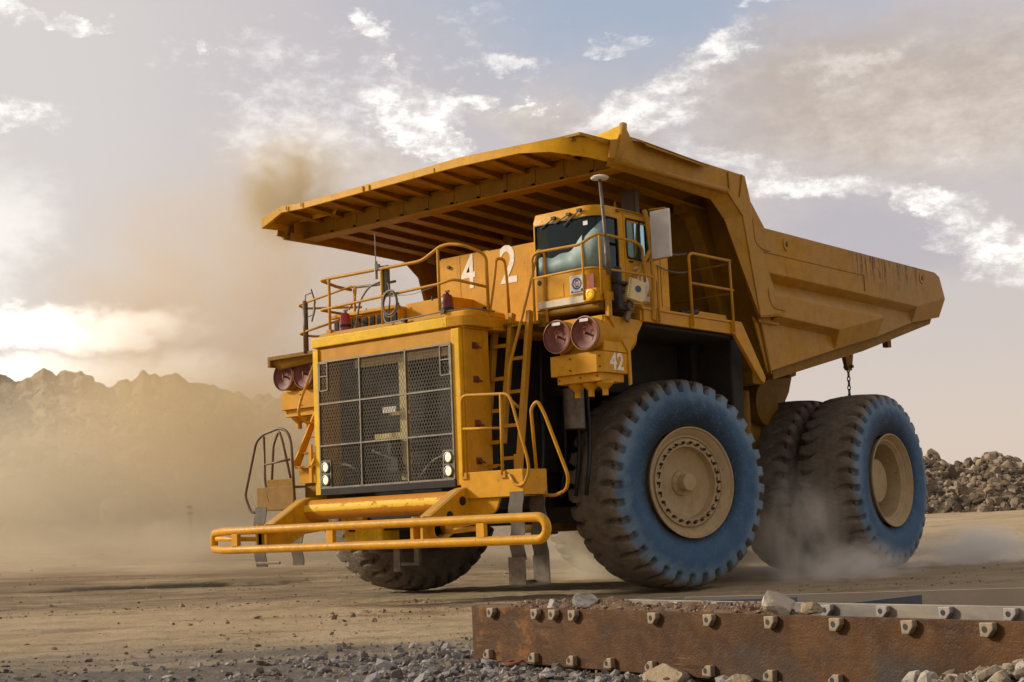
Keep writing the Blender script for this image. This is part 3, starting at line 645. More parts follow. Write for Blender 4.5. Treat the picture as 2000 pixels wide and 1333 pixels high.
# whip antenna, controller, cable coil
b = MB(); b.box(-.30, -.15, -3.28, -3.20, 4.80, 5.22); obj('control_box', b, simple('grey_box', (.10, .09, .085), .5, dust=.3), T, bevel=.01)
b = MB(); b.tube([(-.36, -3.30, 5.2), (-.36, -3.30, 5.75)], .009, 6); b.cyl((-.36, -3.3, 5.02), (-.36, -3.3, 5.3), .028, n=10); b.cyl((-.33, -3.3, 5.15), (-.33, -3.3, 5.25), .05, n=8)
obj('whip_antenna', b, M['alu'], T, smooth='auto')
b = MB()
for k in range(4):
    rr = .165 + .012 * (k % 3); cx, cz = -.03 + .008 * k, 4.56 + .01 * k
    b.tube([(cx + rr * .88 * math.cos(a), -3.34 - .014 * k, cz + rr * 1.12 * math.sin(a)) for a in np.linspace(0, 2 * math.pi, 30)[:-1]], .011, 6, closed=True)
b.tube(round_path([(-.18, -3.34, 4.46), (-.05, -3.45, 4.26), (.3, -3.48, 4.27), (1.0, -3.47, 4.29), (1.2, -3.44, 4.30), (1.62, -3.3, 4.30), (1.7, -2.9, 4.28)], .12), .012, 6)
b.tube(round_path([(-.9, -3.25, 4.30), (-.78, -3.25, 4.75), (-.55, -3.25, 4.95), (-.3, -3.25, 4.97)], .15), .016, 6)
b.tube(round_path([(-.2, -3.25, 4.98), (-.12, -3.27, 4.9), (-.1, -3.27, 4.7), (-.12, -3.29, 4.45)], .15), .014, 6)
b.tube([(x, -3.3, 4.70 + .02 * (x > 0) - .045 * math.sin((x + .1) / .95 * math.pi) ** 2) for x in np.linspace(-.1, .85, 12)], .005, 5)
obj('cable_coil', b, M['grip'], T, smooth=True)
for x, z in ((1.17, 4.3), (.35, 4.27)):
    b = MB(); b.cyl((x, -3.48, z), (x, -3.40, z), .04, n=10); obj('cable_clip', b, M['bolt'], T)
# whip behind, near centre, and the GPS mast
b = MB(); b.tube([(1.85, -1.6, 5.5), (1.80, -1.62, 5.95)], .008, 6); obj('whip_antenna', b, M['alu'], T)
b = MB(); b.tube([(3.62, -2.62, 4.62), (3.60, -2.63, 5.2), (3.56, -2.64, 6.02)], .026, 10); b.tube([(3.62, -2.62, 4.6), (3.61, -2.625, 5.1)], .042, 10)
mast = obj('antenna_mast', b, M['steel'], T, smooth=True)
b = MB(); b.lathe((3.56, -2.64, 6.01), (3.56, -2.64, 9), [(-.02, .03), (-.01, .12), (.012, .135), (.035, .10), (.05, .05), (.053, .001)], 28); obj('antenna_dome', b, M['whitepanel'], mast, smooth='auto')

# ---- the cab
def cabring(z, dx=0, inset=0.0):
    pts = [(2.20 + inset, -.75), (2.20 + inset, -2.49 + inset)]
    for a in np.linspace(math.pi, 1.5 * math.pi, 5)[1:-1]: pts.append((2.26 + .06 * math.cos(a) + inset * .8, -2.49 + .06 * math.sin(a) + inset * .8))
    pts += [(2.265 + inset * .3, -2.55 + inset), (3.12, -2.55 + inset)]
    for a in np.linspace(-.5 * math.pi, 0, 9)[1:-1]: pts.append((3.12 + (.29 - inset) * math.cos(a), -2.26 + (.29 - inset) * math.sin(a)))
    pts += [(3.41 - inset, -2.26), (3.41 - inset, -2.06), (3.41 - inset, -1.83), (3.41 - inset, -1.28), (3.41 - inset, -.74)]
    return pts
ring = cabring(0); nr = len(ring)
c = MB(); zs = [4.25, 4.75, 4.98, 5.52, 5.58, 5.70]
names = list(range(nr))
def seg_open(i, zi):
    # windscreen covers ring segments from the front-left to the side, bands 1,2
    if zi in (1, 2) and 5 <= i < nr - 4: return True
    if zi == 2 and i == nr - 3: return True
    return False
vs = []
for zi, z in enumerate(zs):
    for i, (x, y) in enumerate(ring):
        dz = 0
        if zi == 5: x = 2.8 + (x - 2.8) * .97; y = -1.6 + (y + 1.6) * .96
        vs.append((x, y, z))
fs = []
for zi in range(len(zs) - 1):
    for i in range(nr - 1):
        if not seg_open(i, zi): fs.append((zi * nr + i, zi * nr + i + 1, (zi + 1) * nr + i + 1, (zi + 1) * nr + i))
    fs.append((zi * nr + nr - 1, zi * nr, (zi + 1) * nr, (zi + 1) * nr + nr - 1))
fs.append(tuple(range(nr - 1, -1, -1)))
o = len(vs)
for x, y in ring: vs.append((2.8 + (x - 2.8) * .8, -1.6 + (y + 1.6) * .8, 5.735))
for i in range(nr): fs.append((5 * nr + i, 5 * nr + (i + 1) % nr, o + (i + 1) % nr, o + i))
fs.append(tuple(o + i for i in range(nr)))
c.add(vs, fs)
cab = obj('cab', c, M['yellow'], T, smooth='auto')
sol = cab.modifiers.new('thick', 'SOLIDIFY'); sol.thickness = .03; sol.offset = -1
# windscreen
gr = cabring(0, inset=.012)
c = MB(); idx = list(range(5, nr - 3)); L = len(idx)
c.add([(gr[i][0], gr[i][1], z) for z in (4.75, 5.53) for i in idx], [(k, k + 1, L + k + 1, L + k) for k in range(L - 1)])
obj('windscreen', c, M['windscreen'], cab, smooth='auto')
pw = [(ring[i][0], ring[i][1]) for i in idx]
def off(p, d=.004):
    x, y = p; 
    if y <= -2.5499 and x <= 3.13: return (x, y - d)
    if x >= 3.4099: return (x + d, y)
    v = Vector((x - 3.12, y + 2.26)).normalized() * d; return (x + v.x, y + v.y)
seal = [(*off(p), 4.76) for p in pw] + [(*off(p), 5.52) for p in reversed(pw)]
c = MB(); c.tube(seal, .014, 6, closed=True); obj('windscreen_seal', c, M['black'], cab, smooth=True)
# pale film painted as the windscreen's sky reflection; interior: seat, steering wheel, liner
def reflection_film():
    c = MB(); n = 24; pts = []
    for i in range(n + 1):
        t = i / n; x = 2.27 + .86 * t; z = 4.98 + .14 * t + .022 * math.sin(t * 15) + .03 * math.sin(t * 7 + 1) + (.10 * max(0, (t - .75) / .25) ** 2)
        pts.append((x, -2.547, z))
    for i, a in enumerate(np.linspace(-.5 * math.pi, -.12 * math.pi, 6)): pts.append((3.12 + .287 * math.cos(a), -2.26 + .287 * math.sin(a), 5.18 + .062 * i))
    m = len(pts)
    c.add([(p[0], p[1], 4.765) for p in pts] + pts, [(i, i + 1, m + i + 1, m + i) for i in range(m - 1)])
    o = obj('painted_reflection', c, simple('pale_teal_reflection', (.20, .31, .31), .6, var=.25, scale=4, dust=.5, dustcol=(.33, .40, .36)), cab, smooth=True)
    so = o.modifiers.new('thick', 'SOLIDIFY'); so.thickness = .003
reflection_film()
c = MB(); c.box(2.55, 2.95, -1.9, -1.4, 4.6, 4.75); c.box(2.55, 2.95, -1.45, -1.32, 4.7, 5.3); obj('seat', c, M['black'], cab, bevel=.04)
c = MB(); c.tube([(2.75 + .19 * math.cos(a), -2.12 + .10 * math.sin(a), 4.98 + .16 * math.sin(a)) for a in np.linspace(0, 2 * math.pi, 25)[:-1]], .014, 6, closed=True); obj('steering_wheel', c, M['black'], cab, smooth=True)
c = MB(); c.box(2.24, 3.34, -.82, -.80, 4.3, 5.6); c.box(2.235, 2.24, -2.2, -.8, 4.3, 5.6); c.box(2.25, 3.36, -2.4, -.8, 5.545, 5.555); obj('cab_lining', c, M['black'], cab)
c = MB(); c.box(2.25, 3.2, -2.42, -2.1, 4.3, 4.80); obj('dashboard', c, M['black'], cab, bevel=.03)
# door
c = MB(); c.box(3.411, 3.418, -1.895, -1.10, 4.30, 4.95); c.box(3.411, 3.418, -1.895, -1.845, 4.95, 5.62); c.box(3.411, 3.418, -1.845, -1.10, 5.57, 5.62); c.box(3.411, 3.418, -1.26, -1.10, 4.95, 5.57)
door = obj('cab_door', c, M['pale'], cab, bevel=.003)
c = MB(); c.box(3.395, 3.40, -1.84, -1.28, 4.97, 5.56); obj('door_window', c, M['doorglass'], door)
c = MB(); c.tube(round_path([(3.42, -1.84, 5.2), (3.42, -1.84, 5.56), (3.42, -1.28, 5.56), (3.42, -1.28, 4.965), (3.42, -1.84, 4.965), (3.42, -1.84, 5.21)], .07, 4), .016, 6); c.box(3.40, 3.412, -1.50, -1.45, 4.97, 5.56); obj('window_seal', c, M['black'], door, smooth='auto')
c = MB(); c.box(3.419, 3.44, -1.80, -1.70, 4.90, 4.925); obj('door_handle', c, M['bolt'], door, bevel=.004)
c = MB(); c.box(3.412, 3.416, -1.035, -1.03, 4.30, 4.93); c.box(3.411, 3.416, -.96, -.955, 4.3, 5.6); obj('panel_seam', c, M['dark'], cab)
MD = Matrix.Translation((3.4200, -1.78, 4.36)) @ Matrix.Rotation(R(90), 4, 'Z') @ Matrix.Rotation(R(90), 4, 'X')
text_obj('door_number', '42', .52, M['white'], door, MD, .0015, sx=.98, off=.014)
c = MB(); c.prism([(3.4195, -1.72, 4.80), (3.4195, -1.62, 4.86), (3.4195, -1.55, 4.86), (3.4195, -1.55, 4.74), (3.4195, -1.60, 4.74), (3.4195, -1.60, 4.82)], (.001, 0, 0)); obj('door_sticker', c, M['whitepanel'], door)
# roof lip, gutter, wipers
c = MB(); c.tube([(3.43, -2.02, 5.665), (3.43, -1.0, 5.675)], .013, 6); c.box(3.40, 3.45, -2.06, -2.0, 5.63, 5.67); obj('rain_gutter', c, M['under'], cab)
for x0, z0, x1, z1 in ((2.92, 5.60, 2.66, 5.50), (3.0 + .12, 5.63, 2.82, 5.44)):
    c = MB(); c.beam((x0, -2.575, z0), (x1 - .0, -2.575, z1), .012, .018, (0, 1, 0)); c.box(x0 - .035, x0 + .035, -2.60, -2.55, z0 - .02, z0 + .02); obj('wiper', c, M['black'], cab)
c = MB(); c.beam((2.62, -2.572, 5.58), (2.38, -2.572, 5.47), .012, .016, (0, 1, 0)); c.box(2.6, 2.67, -2.595, -2.55, 5.57, 5.61); obj('wiper', c, M['black'], cab)
# lower front details
c = MB(); c.box(2.27, 3.14, -2.575, -2.553, 4.265, 4.365); obj('front_strip', c, simple('cream_white_strip', (.66, .58, .44), .5, dust=.2), cab, bevel=.004)
c = MB(); c.tube([(2.30, -2.50, 4.19), (3.36, -2.50, 4.19)], .05, 12); c.box(2.22, 3.4, -2.5, -1.0, 4.14, 4.25); c.prism([(2.22, -2.52, 4.25), (2.22, -2.52, 4.02), (2.36, -2.52, 4.0), (2.36, -2.52, 4.25)], (0, .5, 0)); obj('cab_floor', c, M['under'], cab)
c = MB(); c.box(3.16, 3.40, -2.63, -2.40, 4.26, 4.44); c.cyl((3.30, -2.62, 4.35), (3.30, -2.66, 4.35), .085, n=24); mk = obj('marker_light', c, M['yellow'], cab, bevel=.005)
c = MB(); c.lathe((3.30, -2.655, 4.35), (3.30, -9, 4.35), [(0, .078), (.012, .07), (.02, .04), (.022, .001)], 24)
for k in range(10):
    a = k * .628; c.cyl((3.30 + .045 * math.cos(a), -2.67, 4.35 + .045 * math.sin(a)), (3.30 + .045 * math.cos(a), -2.685, 4.35 + .045 * math.sin(a)), .012, n=6)
obj('marker_lens', c, M['amber'], mk, smooth='auto')
c = MB(); c.box(3.19, 3.31, -2.562, -2.552, 4.44, 4.665); obj('red_reflector', c, M['redplate'], cab)
c = MB(); c.box(2.36, 2.75, -2.556, -2.551, 4.395, 4.60); obj('access_panel', c, M['yellow'], cab, bevel=.002)
c = MB(); c.lathe((2.30, -2.55, 4.66), (2.30, -9, 4.66), [(0, .04), (.01, .035), (.011, .001)], 14); obj('keyhole_cap', c, M['black'], cab)
# poster with round emblem
c = MB(); c.box(2.87, 3.145, -2.5585, -2.5515, 4.405, 4.68); po = obj('emblem_sticker', c, simple('sticker_white', (.62, .60, .62), .4, var=.04), cab, 'white square sticker with a round navy ring emblem')
def disc(cx, cz, r0, r1, y, sx=1.0, n=36, a0=0, a1=2 * math.pi):
    c = MB(); vs = []; 
    for k in range(n + 1):
        a = a0 + (a1 - a0) * k / n
        vs += [(cx + r0 * sx * math.cos(a), y, cz + r0 * math.sin(a)), (cx + r1 * sx * math.cos(a), y, cz + r1 * math.sin(a))]
    c.add(vs, [(2 * k, 2 * k + 1, 2 * k + 3, 2 * k + 2) for k in range(n)]); return c
c = disc(3.0, 4.555, .062, .090, -2.5592); c.add(*[(lambda m: (m.v, m.f))(disc(3.0, 4.555, .030, .042, -2.5592, .9))][0])
c.box(2.972, 3.03, -2.5593, -2.559, 4.50, 4.525); c.box(2.972, 3.03, -2.5593, -2.559, 4.585, 4.61)
c.add(*[(lambda m: (m.v, m.f))(disc(2.905, 4.44, .0, .018, -2.5592))][0]); obj('emblem_ring', c, M['navy'], po)
c = MB(); c.box(2.89, 3.11, -2.5600, -2.5595, 4.545, 4.56); obj('emblem_bar', c, M['orangeprint'], po)
c = disc(3.095, 4.455, 0, .026, -2.5597, 1.3, 8); obj('emblem_blot', c, M['blackprint'], po)
c = MB()
for i in range(9): c.box(2.93 + i * .016, 2.941 + i * .016, -2.5592, -2.559, 4.425, 4.438)
for i in range(12): c.box(2.91 + i * .016, 2.92 + i * .016, -2.5592, -2.559, 4.658, 4.664)
obj('emblem_lettering', c, M['navy'], po)
c = MB(); c.box(3.12, 3.20, -2.575, -2.57, 5.40, 5.46); o_ = obj('window_sticker', c, M['whitepanel'], cab)
o_.data.transform(Matrix.Translation((.03, .035, 0)))
# mirror on its tall arm, work light, brackets
c = MB(); c.beam((3.50, -1.36, 4.06), (3.52, -1.36, 4.5), .05, .09, (0, 1, 0)); c.tube(round_path([(3.50, -1.36, 4.1), (3.55, -1.36, 4.5), (3.53, -1.36, 5.15), (3.46, -1.36, 5.72), (3.40, -1.3, 5.74)], .2), .036, 10)
c.tube([(3.52, -1.38, 5.1), (3.44, -1.95, 4.42)], .034, 10); c.tube([(3.53, -1.36, 5.74), (3.83, -1.36, 5.72)], .012, 8); c.tube([(3.53, -1.36, 4.95), (3.83, -1.36, 4.97)], .012, 8)
arm = obj('mirror_arm', c, M['rail'], T, smooth='auto')
c = MB(); c.box(3.56, 3.90, -1.40, -1.35, 4.965, 5.70); obj('rear_view_mirror', c, M['whitepanel'], arm, bevel=.012)
c = MB(); c.box(3.43, 3.56, -2.30, -2.20, 4.15, 4.76); c.box(3.43, 3.6, -2.30, -1.95, 4.50, 4.55); c.box(3.44, 3.55, -2.28, -2.0, 4.13, 4.22); br2 = obj('lamp_bracket', c, M['black'], T, bevel=.015)
c = MB(); c.prism(round_path([(0, -.13, -.16), (0, .13, -.16), (0, .15, .16), (0, -.15, .16), (0, -.15, -.1), ], .02, 2), (.08, 0, 0))
for i in range(9): c.box(.02, .105, -.135, -.10, -.14 + i * .034, -.125 + i * .034)
wl = obj('work_light', c, M['cream'], T, bevel=.01); wl.location = (3.60, -1.98, 4.42); wl.rotation_euler = (R(-16), R(-5), R(-22))
c = MB(); c.cyl((.08, .02, .02), (.088, .02, .02), .05, n=24); obj('work_light_badge', c, simple('blue_badge', (.03, .07, .22), .4), wl)
c = MB(); c.beam((3.52, -1.95, 4.30), (3.52, -2.10, 3.98), .10, .05, (1, 0, 0)); c.tube([(3.58, -2.05 + .06 * math.cos(a), 4.20 + .06 * math.sin(a)) for a in np.linspace(0, 2 * math.pi, 16)[:-1]], .016, 6, closed=True); obj('lamp_pivot', c, M['darkrail'], br2)
c = MB(); c.box(3.43, 3.47, -2.48, -2.40, 4.02, 4.40); c.box(3.43, 3.46, -2.5, -1.55, 4.27, 4.40) ; obj('fascia_plate', c, M['pale'], T, bevel=.004)
# handrail round the cab
hr = rail([(2.42, -2.85, 4.02), (2.42, -2.85, 5.0), (2.52, -2.85, 5.06), (3.30, -2.85, 5.05), (3.48, -2.82, 5.14), (3.58, -2.78, 5.17), (3.60, -2.55, 5.18), (3.56, -1.80, 5.18), (3.55, -1.62, 5.12), (3.55, -1.60, 4.6)], .022, rad=.09, name='cab_handrail')
rail([(2.42, -2.85, 4.68), (3.36, -2.85, 4.70), (3.56, -2.80, 4.69), (3.57, -2.45, 4.69), (3.55, -1.5, 4.71), (3.55, -1.28, 4.68), (3.55, -1.26, 4.03)], .018, parent=hr, name='rail_bar')
rail([(3.34, -2.85, 4.24), (3.34, -2.85, 5.05)], .02, parent=hr, name='rail_post'); rail([(3.60, -2.78, 4.3), (3.60, -2.78, 5.15)], .02, parent=hr, name='rail_post')
for y in (-2.50, -1.27, -.32, .91):
    c = MB(); c.box(3.505, 3.535, y - .04, y + .04, 4.02, 4.24); c.cyl((3.535, y, 4.06), (3.545, y, 4.06), .014, n=6); c.cyl((3.535, y, 4.18), (3.545, y, 4.18), .014, n=6); obj('rail_foot', c, M['rail'], hr)
dr = rail([(3.54, -.32, 4.05), (3.52, -.31, 5.16), (3.52, -.22, 5.21), (3.52, .95, 5.22)], .024, rad=.08, name='deck_handrail')
rail([(3.54, .91, 4.05), (3.52, .92, 5.2)], .022, parent=dr, name='rail_post'); rail([(3.52, -.3, 4.73), (3.52, .99, 4.74)], .02, parent=dr, name='rail_bar')
rail([(3.52, .92, 5.17), (2.3, .92, 5.14)], .016, 'under', parent=dr, name='rail_bar'); rail([(3.52, .92, 4.68), (2.3, .92, 4.66)], .016, 'under', parent=dr, name='rail_bar')
rail([(2.35, .4, 4.24), (2.35, .4, 5.1), (2.35, .9, 5.14)], .018, 'under', parent=dr, name='rail_post')
c = MB(); c.cyl((3.48, -.25, 4.26), (3.48, -.10, 4.30), .035, .05, n=10); c.box(3.40, 3.5, -.55, -.3, 4.24, 4.27); obj('deck_tap', c, M['black'], T)
def chain(name, p0, p1, sag, n, r=.016, tr=.006, parent=T, mat='wire'):
    c = MB(); p0, p1 = Vector(p0), Vector(p1)
    for k in range(n):
        t0, t1 = (k - .15) / n, (k + 1.15) / n
        q = lambda t: p0.lerp(p1, t) - Vector((0, 0, sag * 4 * t * (1 - t)))
        a, b2 = q(t0), q(t1); d = (b2 - a); L = d.length; d.normalize(); up = Vector((0, 0, 1)) if abs(d.z) < .9 else Vector((1, 0, 0)); s1 = d.cross(up).normalized(); s2 = s1.cross(d)
        s = s1 if k % 2 else s2; mid = (a + b2) / 2
        c.tube([mid + d * (L / 2) * math.cos(t) + s * r * math.sin(t) for t in np.linspace(0, 2 * math.pi, 11)[:-1]], tr, 5, closed=True)
    return obj(name, c, M[mat], parent, smooth=True)
chain('safety_chain', (3.46, -.88, 5.16), (3.50, -.32, 5.20), .035, 18, .012, .005)
chain('safety_chain', (3.44, -1.1, 4.93), (3.50, -.32, 4.90), .05, 24, .012, .005)

# ---- the dump body
HW = 3.6
def side_panels(s):
    X = lambda x: s * x
    V = {}
    pts = dict(T0=(3.6, 1.69, 5.9), T1=(3.6, 8.96, 5.9), T2=(3.6, 9.19, 5.83), T3=(3.6, 9.40, 5.39),
        a0=(3.6, 2.03, 5.14), a1=(3.6, 7.97, 5.10), b0=(3.40, 2.05, 5.02), bm=(3.40, 6.45, 4.99), b1=(3.40, 7.99, 4.99),
        c0=(3.6, 2.18, 4.78), c1=(3.6, 6.41, 4.74), d0=(3.6, 2.29, 4.42), d1=(3.6, 4.52, 4.36), e0=(3.40, 2.31, 4.32), e1=(3.40, 4.54, 4.27),
        F0=(3.40, 2.18, 3.48), F1=(3.40, 4.66, 4.02), F2=(3.40, 6.49, 4.40), F3=(3.40, 8.09, 4.80), F4=(3.40, 9.49, 5.03), G0=(3.40, 1.80, 4.40))
    names = list(pts); ix = {n: i for i, n in enumerate(names)}
    faces = ['T0 a0 a1 T3 T2 T1', 'a0 b0 bm b1 a1', 'a1 b1 F3', 'a1 F3 F4 T3', 'b0 c0 c1 bm', 'bm F2 F3 b1', 'bm c1 F2', 'c0 d0 d1 c1', 'd0 e0 e1 d1', 'd1 e1 F1', 'd1 F1 F2 c1', 'e0 G0 F0', 'e0 F0 F1 e1']
    c = MB(); c.add([(X(p[0]), p[1], p[2]) for p in pts.values()], [tuple(ix[k] for k in f.split()) for f in faces])
    o = obj('side_panel', c, M['side'], body)
    import bmesh as bm_
    b2 = bm_.new(); b2.from_mesh(o.data); bm_.ops.recalc_face_normals(b2, faces=b2.faces)
    if sum(f.normal.x * f.calc_area() for f in b2.faces) * s < 0: bm_.ops.reverse_faces(b2, faces=b2.faces)
    b2.to_mesh(o.data); b2.free()
    so = o.modifiers.new('thick', 'SOLIDIFY'); so.thickness = .04; so.offset = -1
    bv = o.modifiers.new('bevel', 'BEVEL'); bv.width = .014; bv.segments = 2; bv.limit_method = 'ANGLE'; bv.angle_limit = R(12)
    return o
c = MB()   # floor and underframe
c.prism([(-3.385, 2.18, 3.50), (-3.385, 4.66, 4.04), (-3.385, 6.49, 4.42), (-3.385, 8.09, 4.82), (-3.385, 9.49, 5.05), (-3.385, 9.45, 5.25), (-3.385, 8.09, 5.05), (-3.385, 4.66, 4.3), (-3.385, 2.18, 3.7)], (6.77, 0, 0))
body = obj('dump_body', c, M['under'], T, 'worn yellow dump body with a canopy reaching over the cab')
for s in (1, -1): side_panels(s)
for y, z, w, d in ((2.5, 3.48, 3.0, .13), (3.6, 3.70, 3.1, .22), (4.6, 3.93, 3.15, .12), (5.5, 4.12, 3.2, .13), (6.4, 4.30, 3.2, .10), (7.3, 4.52, 3.2, .12), (8.2, 4.76, 3.2, .10), (9.0, 4.90, 3.0, .14)):
    c = MB(); c.prism([(-w, y - .12, z - d), (-w, y + .10, z - d + .05), (-w, y + .16, z + .1), (-w, y - .18, z + .02)], (2 * w, 0, 0)); obj('floor_beam', c, M['under'], body)
for x in (-1.0, 1.0):
    c = MB(); c.prism([(x - .14, 2.4, 3.50), (x - .14, 8.6, 4.88), (x - .14, 8.4, 4.60), (x - .14, 6.5, 4.0), (x - .14, 2.4, 3.25)], (.28, 0, 0)); obj('floor_rail', c, M['under'], body)
for x in (-2.2, 2.2, 3.25, -3.25):
    c = MB(); c.prism([(x - .06, 2.5, 3.66), (x - .06, 8.0, 4.95), (x - .06, 9.40, 5.12), (x - .06, 9.2, 4.88), (x - .06, 6.0, 4.10), (x - .06, 2.5, 3.38)], (.12, 0, 0)); obj('floor_rail', c, M['under'], body)
c = MB(); c.prism([(2.55, 6.55, 4.30), (2.55, 7.05, 4.42), (2.55, 6.88, 3.85), (2.55, 6.72, 3.85)], (.08, 0, 0)); c.cyl((2.5, 6.80, 3.92), (2.7, 6.80, 3.92), .03, n=8); rej = obj('rock_ejector_bracket', c, M['under'], body)
chain('ejector_chain', (2.59, 6.80, 3.90), (2.59, 6.76, 3.20), 0, 8, .028, .012, body, 'chain')
c = MB(); c.box(2.5, 2.62, 8.62, 8.78, 4.44, 4.75); c.tube([(2.56, 8.5 + .09 * math.cos(a), 4.62 + .07 * math.sin(a)) for a in np.linspace(0, 2 * math.pi, 12)[:-1]], .01, 5, closed=True); obj('tail_bracket', c, M['under'], body)
# bulkhead and its ribs
def bly(z): return 1.25 + (6.3 - z) * .335
c = MB(); c.prism([(-3.44, bly(6.5) + .1, 6.6), (-3.44, bly(3.45) + .0, 3.45), (-3.44, bly(3.45) + .05, 3.45), (-3.44, bly(6.5) + .15, 6.6)], (6.88, 0, 0)); c.box(-3.2, 3.2, 2.0, 2.35, 3.3, 3.5)
obj('bulkhead', c, M['under'], body)
for x in (-2.78, -.9, .9, 2.78):
    c = MB()
    P = [(.65, 6.34), (.65, 6.10), (.95, 6.08), (bly(5.7) - .22, 5.62), (bly(3.5) - .22, 3.5), (bly(3.5) + .02, 3.5), (bly(6.5) + .1, 6.5)]
    c.prism([(x - .11, y, z) for y, z in P], (.22, 0, 0)); obj('bulkhead_rib', c, M['under'], body, bevel=.02)
# canopy
c = MB()
c.prism([(-3.30, -2.72, 6.70), (-3.30, 1.5, 6.56), (-3.30, 1.5, 6.60), (-3.30, -2.72, 6.74)], (6.60, 0, 0))
for s in (-1, 1):
    c.add([(s * 3.30, -2.72, 6.70), (s * 3.58, -2.55, 6.56), (s * 3.58, 1.4, 6.45), (s * 3.30, 1.5, 6.56), (s * 3.30, -2.72, 6.74), (s * 3.60, -2.5, 6.62), (s * 3.60, 1.4, 6.50), (s * 3.30, 1.5, 6.60)], [(0, 1, 2, 3), (4, 7, 6, 5), (0, 4, 5, 1), (3, 2, 6, 7), (1, 5, 6, 2)])
canopy = obj('canopy', c, M['canopy'], body)
# fascia along the front edge
c = MB()
tp = [(-3.62, -2.80, 6.60), (-3.14, -2.76, 6.75), (-2.6, -2.76, 6.72), (.45, -2.78, 6.78), (1.0, -2.78, 6.80), (2.55, -2.78, 6.74), (3.0, -2.74, 6.73), (3.42, -2.55, 6.66), (3.60, -2.28, 6.64)]
bt = [(-3.62, -2.80, 6.43), (-3.14, -2.76, 6.64), (-2.6, -2.76, 6.62), (.45, -2.78, 6.66), (1.0, -2.78, 6.66), (2.2, -2.78, 6.63), (2.75, -2.74, 6.55), (3.28, -2.55, 6.40), (3.56, -2.28, 6.30)]
n = len(tp); vs = tp + bt; vs2 = [(x, y + .05, z) for x, y, z in vs]
fs = [(i, n + i, n + i + 1, i + 1) for i in range(n - 1)]; k0 = 2 * n
fs += [(k0 + i, k0 + i + 1, k0 + n + i + 1, k0 + n + i) for i in range(n - 1)] + [(i, i + 1, k0 + i + 1, k0 + i) for i in range(n - 1)] + [(n + i, k0 + n + i, k0 + n + i + 1, n + i + 1) for i in range(n - 1)]
fs += [(0, k0, k0 + n, n), (n - 1, 2 * n - 1, k0 + 2 * n - 1, k0 + n - 1)]
c.add(vs + vs2, fs); obj('front_fascia', c, M['fascia'], body, smooth='auto')
c = MB(); c.prism([(-3.62, -2.78, 6.60), (-3.62, -2.78, 6.43), (-3.62, -2.35, 6.45), (-3.62, -2.15, 6.36), (-3.62, -2.03, 6.36), (-3.62, -2.03, 6.60)], (.04, 0, 0)); obj('fascia_end', c, M['fascia'], body)
for x in (-2.99, -2.62, -1.12, -.98, .47):
    c = MB(); c.box(x - .012, x + .012, -2.79, -2.775, 6.65, 6.73); obj('fascia_weld', c, M['side'], body)
# front beam with closed face, ribs and gussets
c = MB(); c.box(-3.50, 3.50, -1.84, -1.78, 6.32, 6.66); c.box(-3.54, 3.54, -2.0, -1.70, 6.295, 6.325); c.cyl((-3.64, -1.97, 6.40), (-3.55, -1.97, 6.40), .10, n=14)
obj('front_beam', c, M['canopy'], body, bevel=.015)
for k in range(-5, 6):
    x = k * .57
    c = MB(); c.prism([(x - .035, -1.85, 6.66), (x - .05, 1.28, 6.60), (x - .05, bly(6.2) + .1, 6.22), (x - .035, -1.85, 6.34)], (.08, 0, 0)); c.box(x - .10, x + .10, -1.85, -1.80, 6.34, 6.40)
    c.add([(x - .11, -1.86, 6.335), (x + .11, -1.86, 6.335), (x + .11, 1.2, 6.215), (x - .11, 1.2, 6.215), (x - .11, -1.86, 6.355), (x + .11, -1.86, 6.355), (x + .11, 1.2, 6.235), (x - .11, 1.2, 6.235)], [(0, 3, 2, 1), (4, 5, 6, 7), (0, 1, 5, 4), (1, 2, 6, 5), (2, 3, 7, 6), (3, 0, 4, 7)])
    obj('canopy_rib', c, M['canopy'], body)
for k in range(-6, 7):
    x = k * .52
    c = MB(); c.prism([(x - .03, -2.70, 6.65), (x - .03, -2.72, 6.69), (x - .03, -1.85, 6.67), (x - .03, -1.85, 6.585)], (.06, 0, 0)); c.prism([(x - .08, -2.69, 6.645), (x - .08, -1.845, 6.575), (x - .08, -1.845, 6.592), (x - .08, -2.69, 6.662)], (.14, 0, 0)); obj('front_gusset', c, M['canopy'], body)
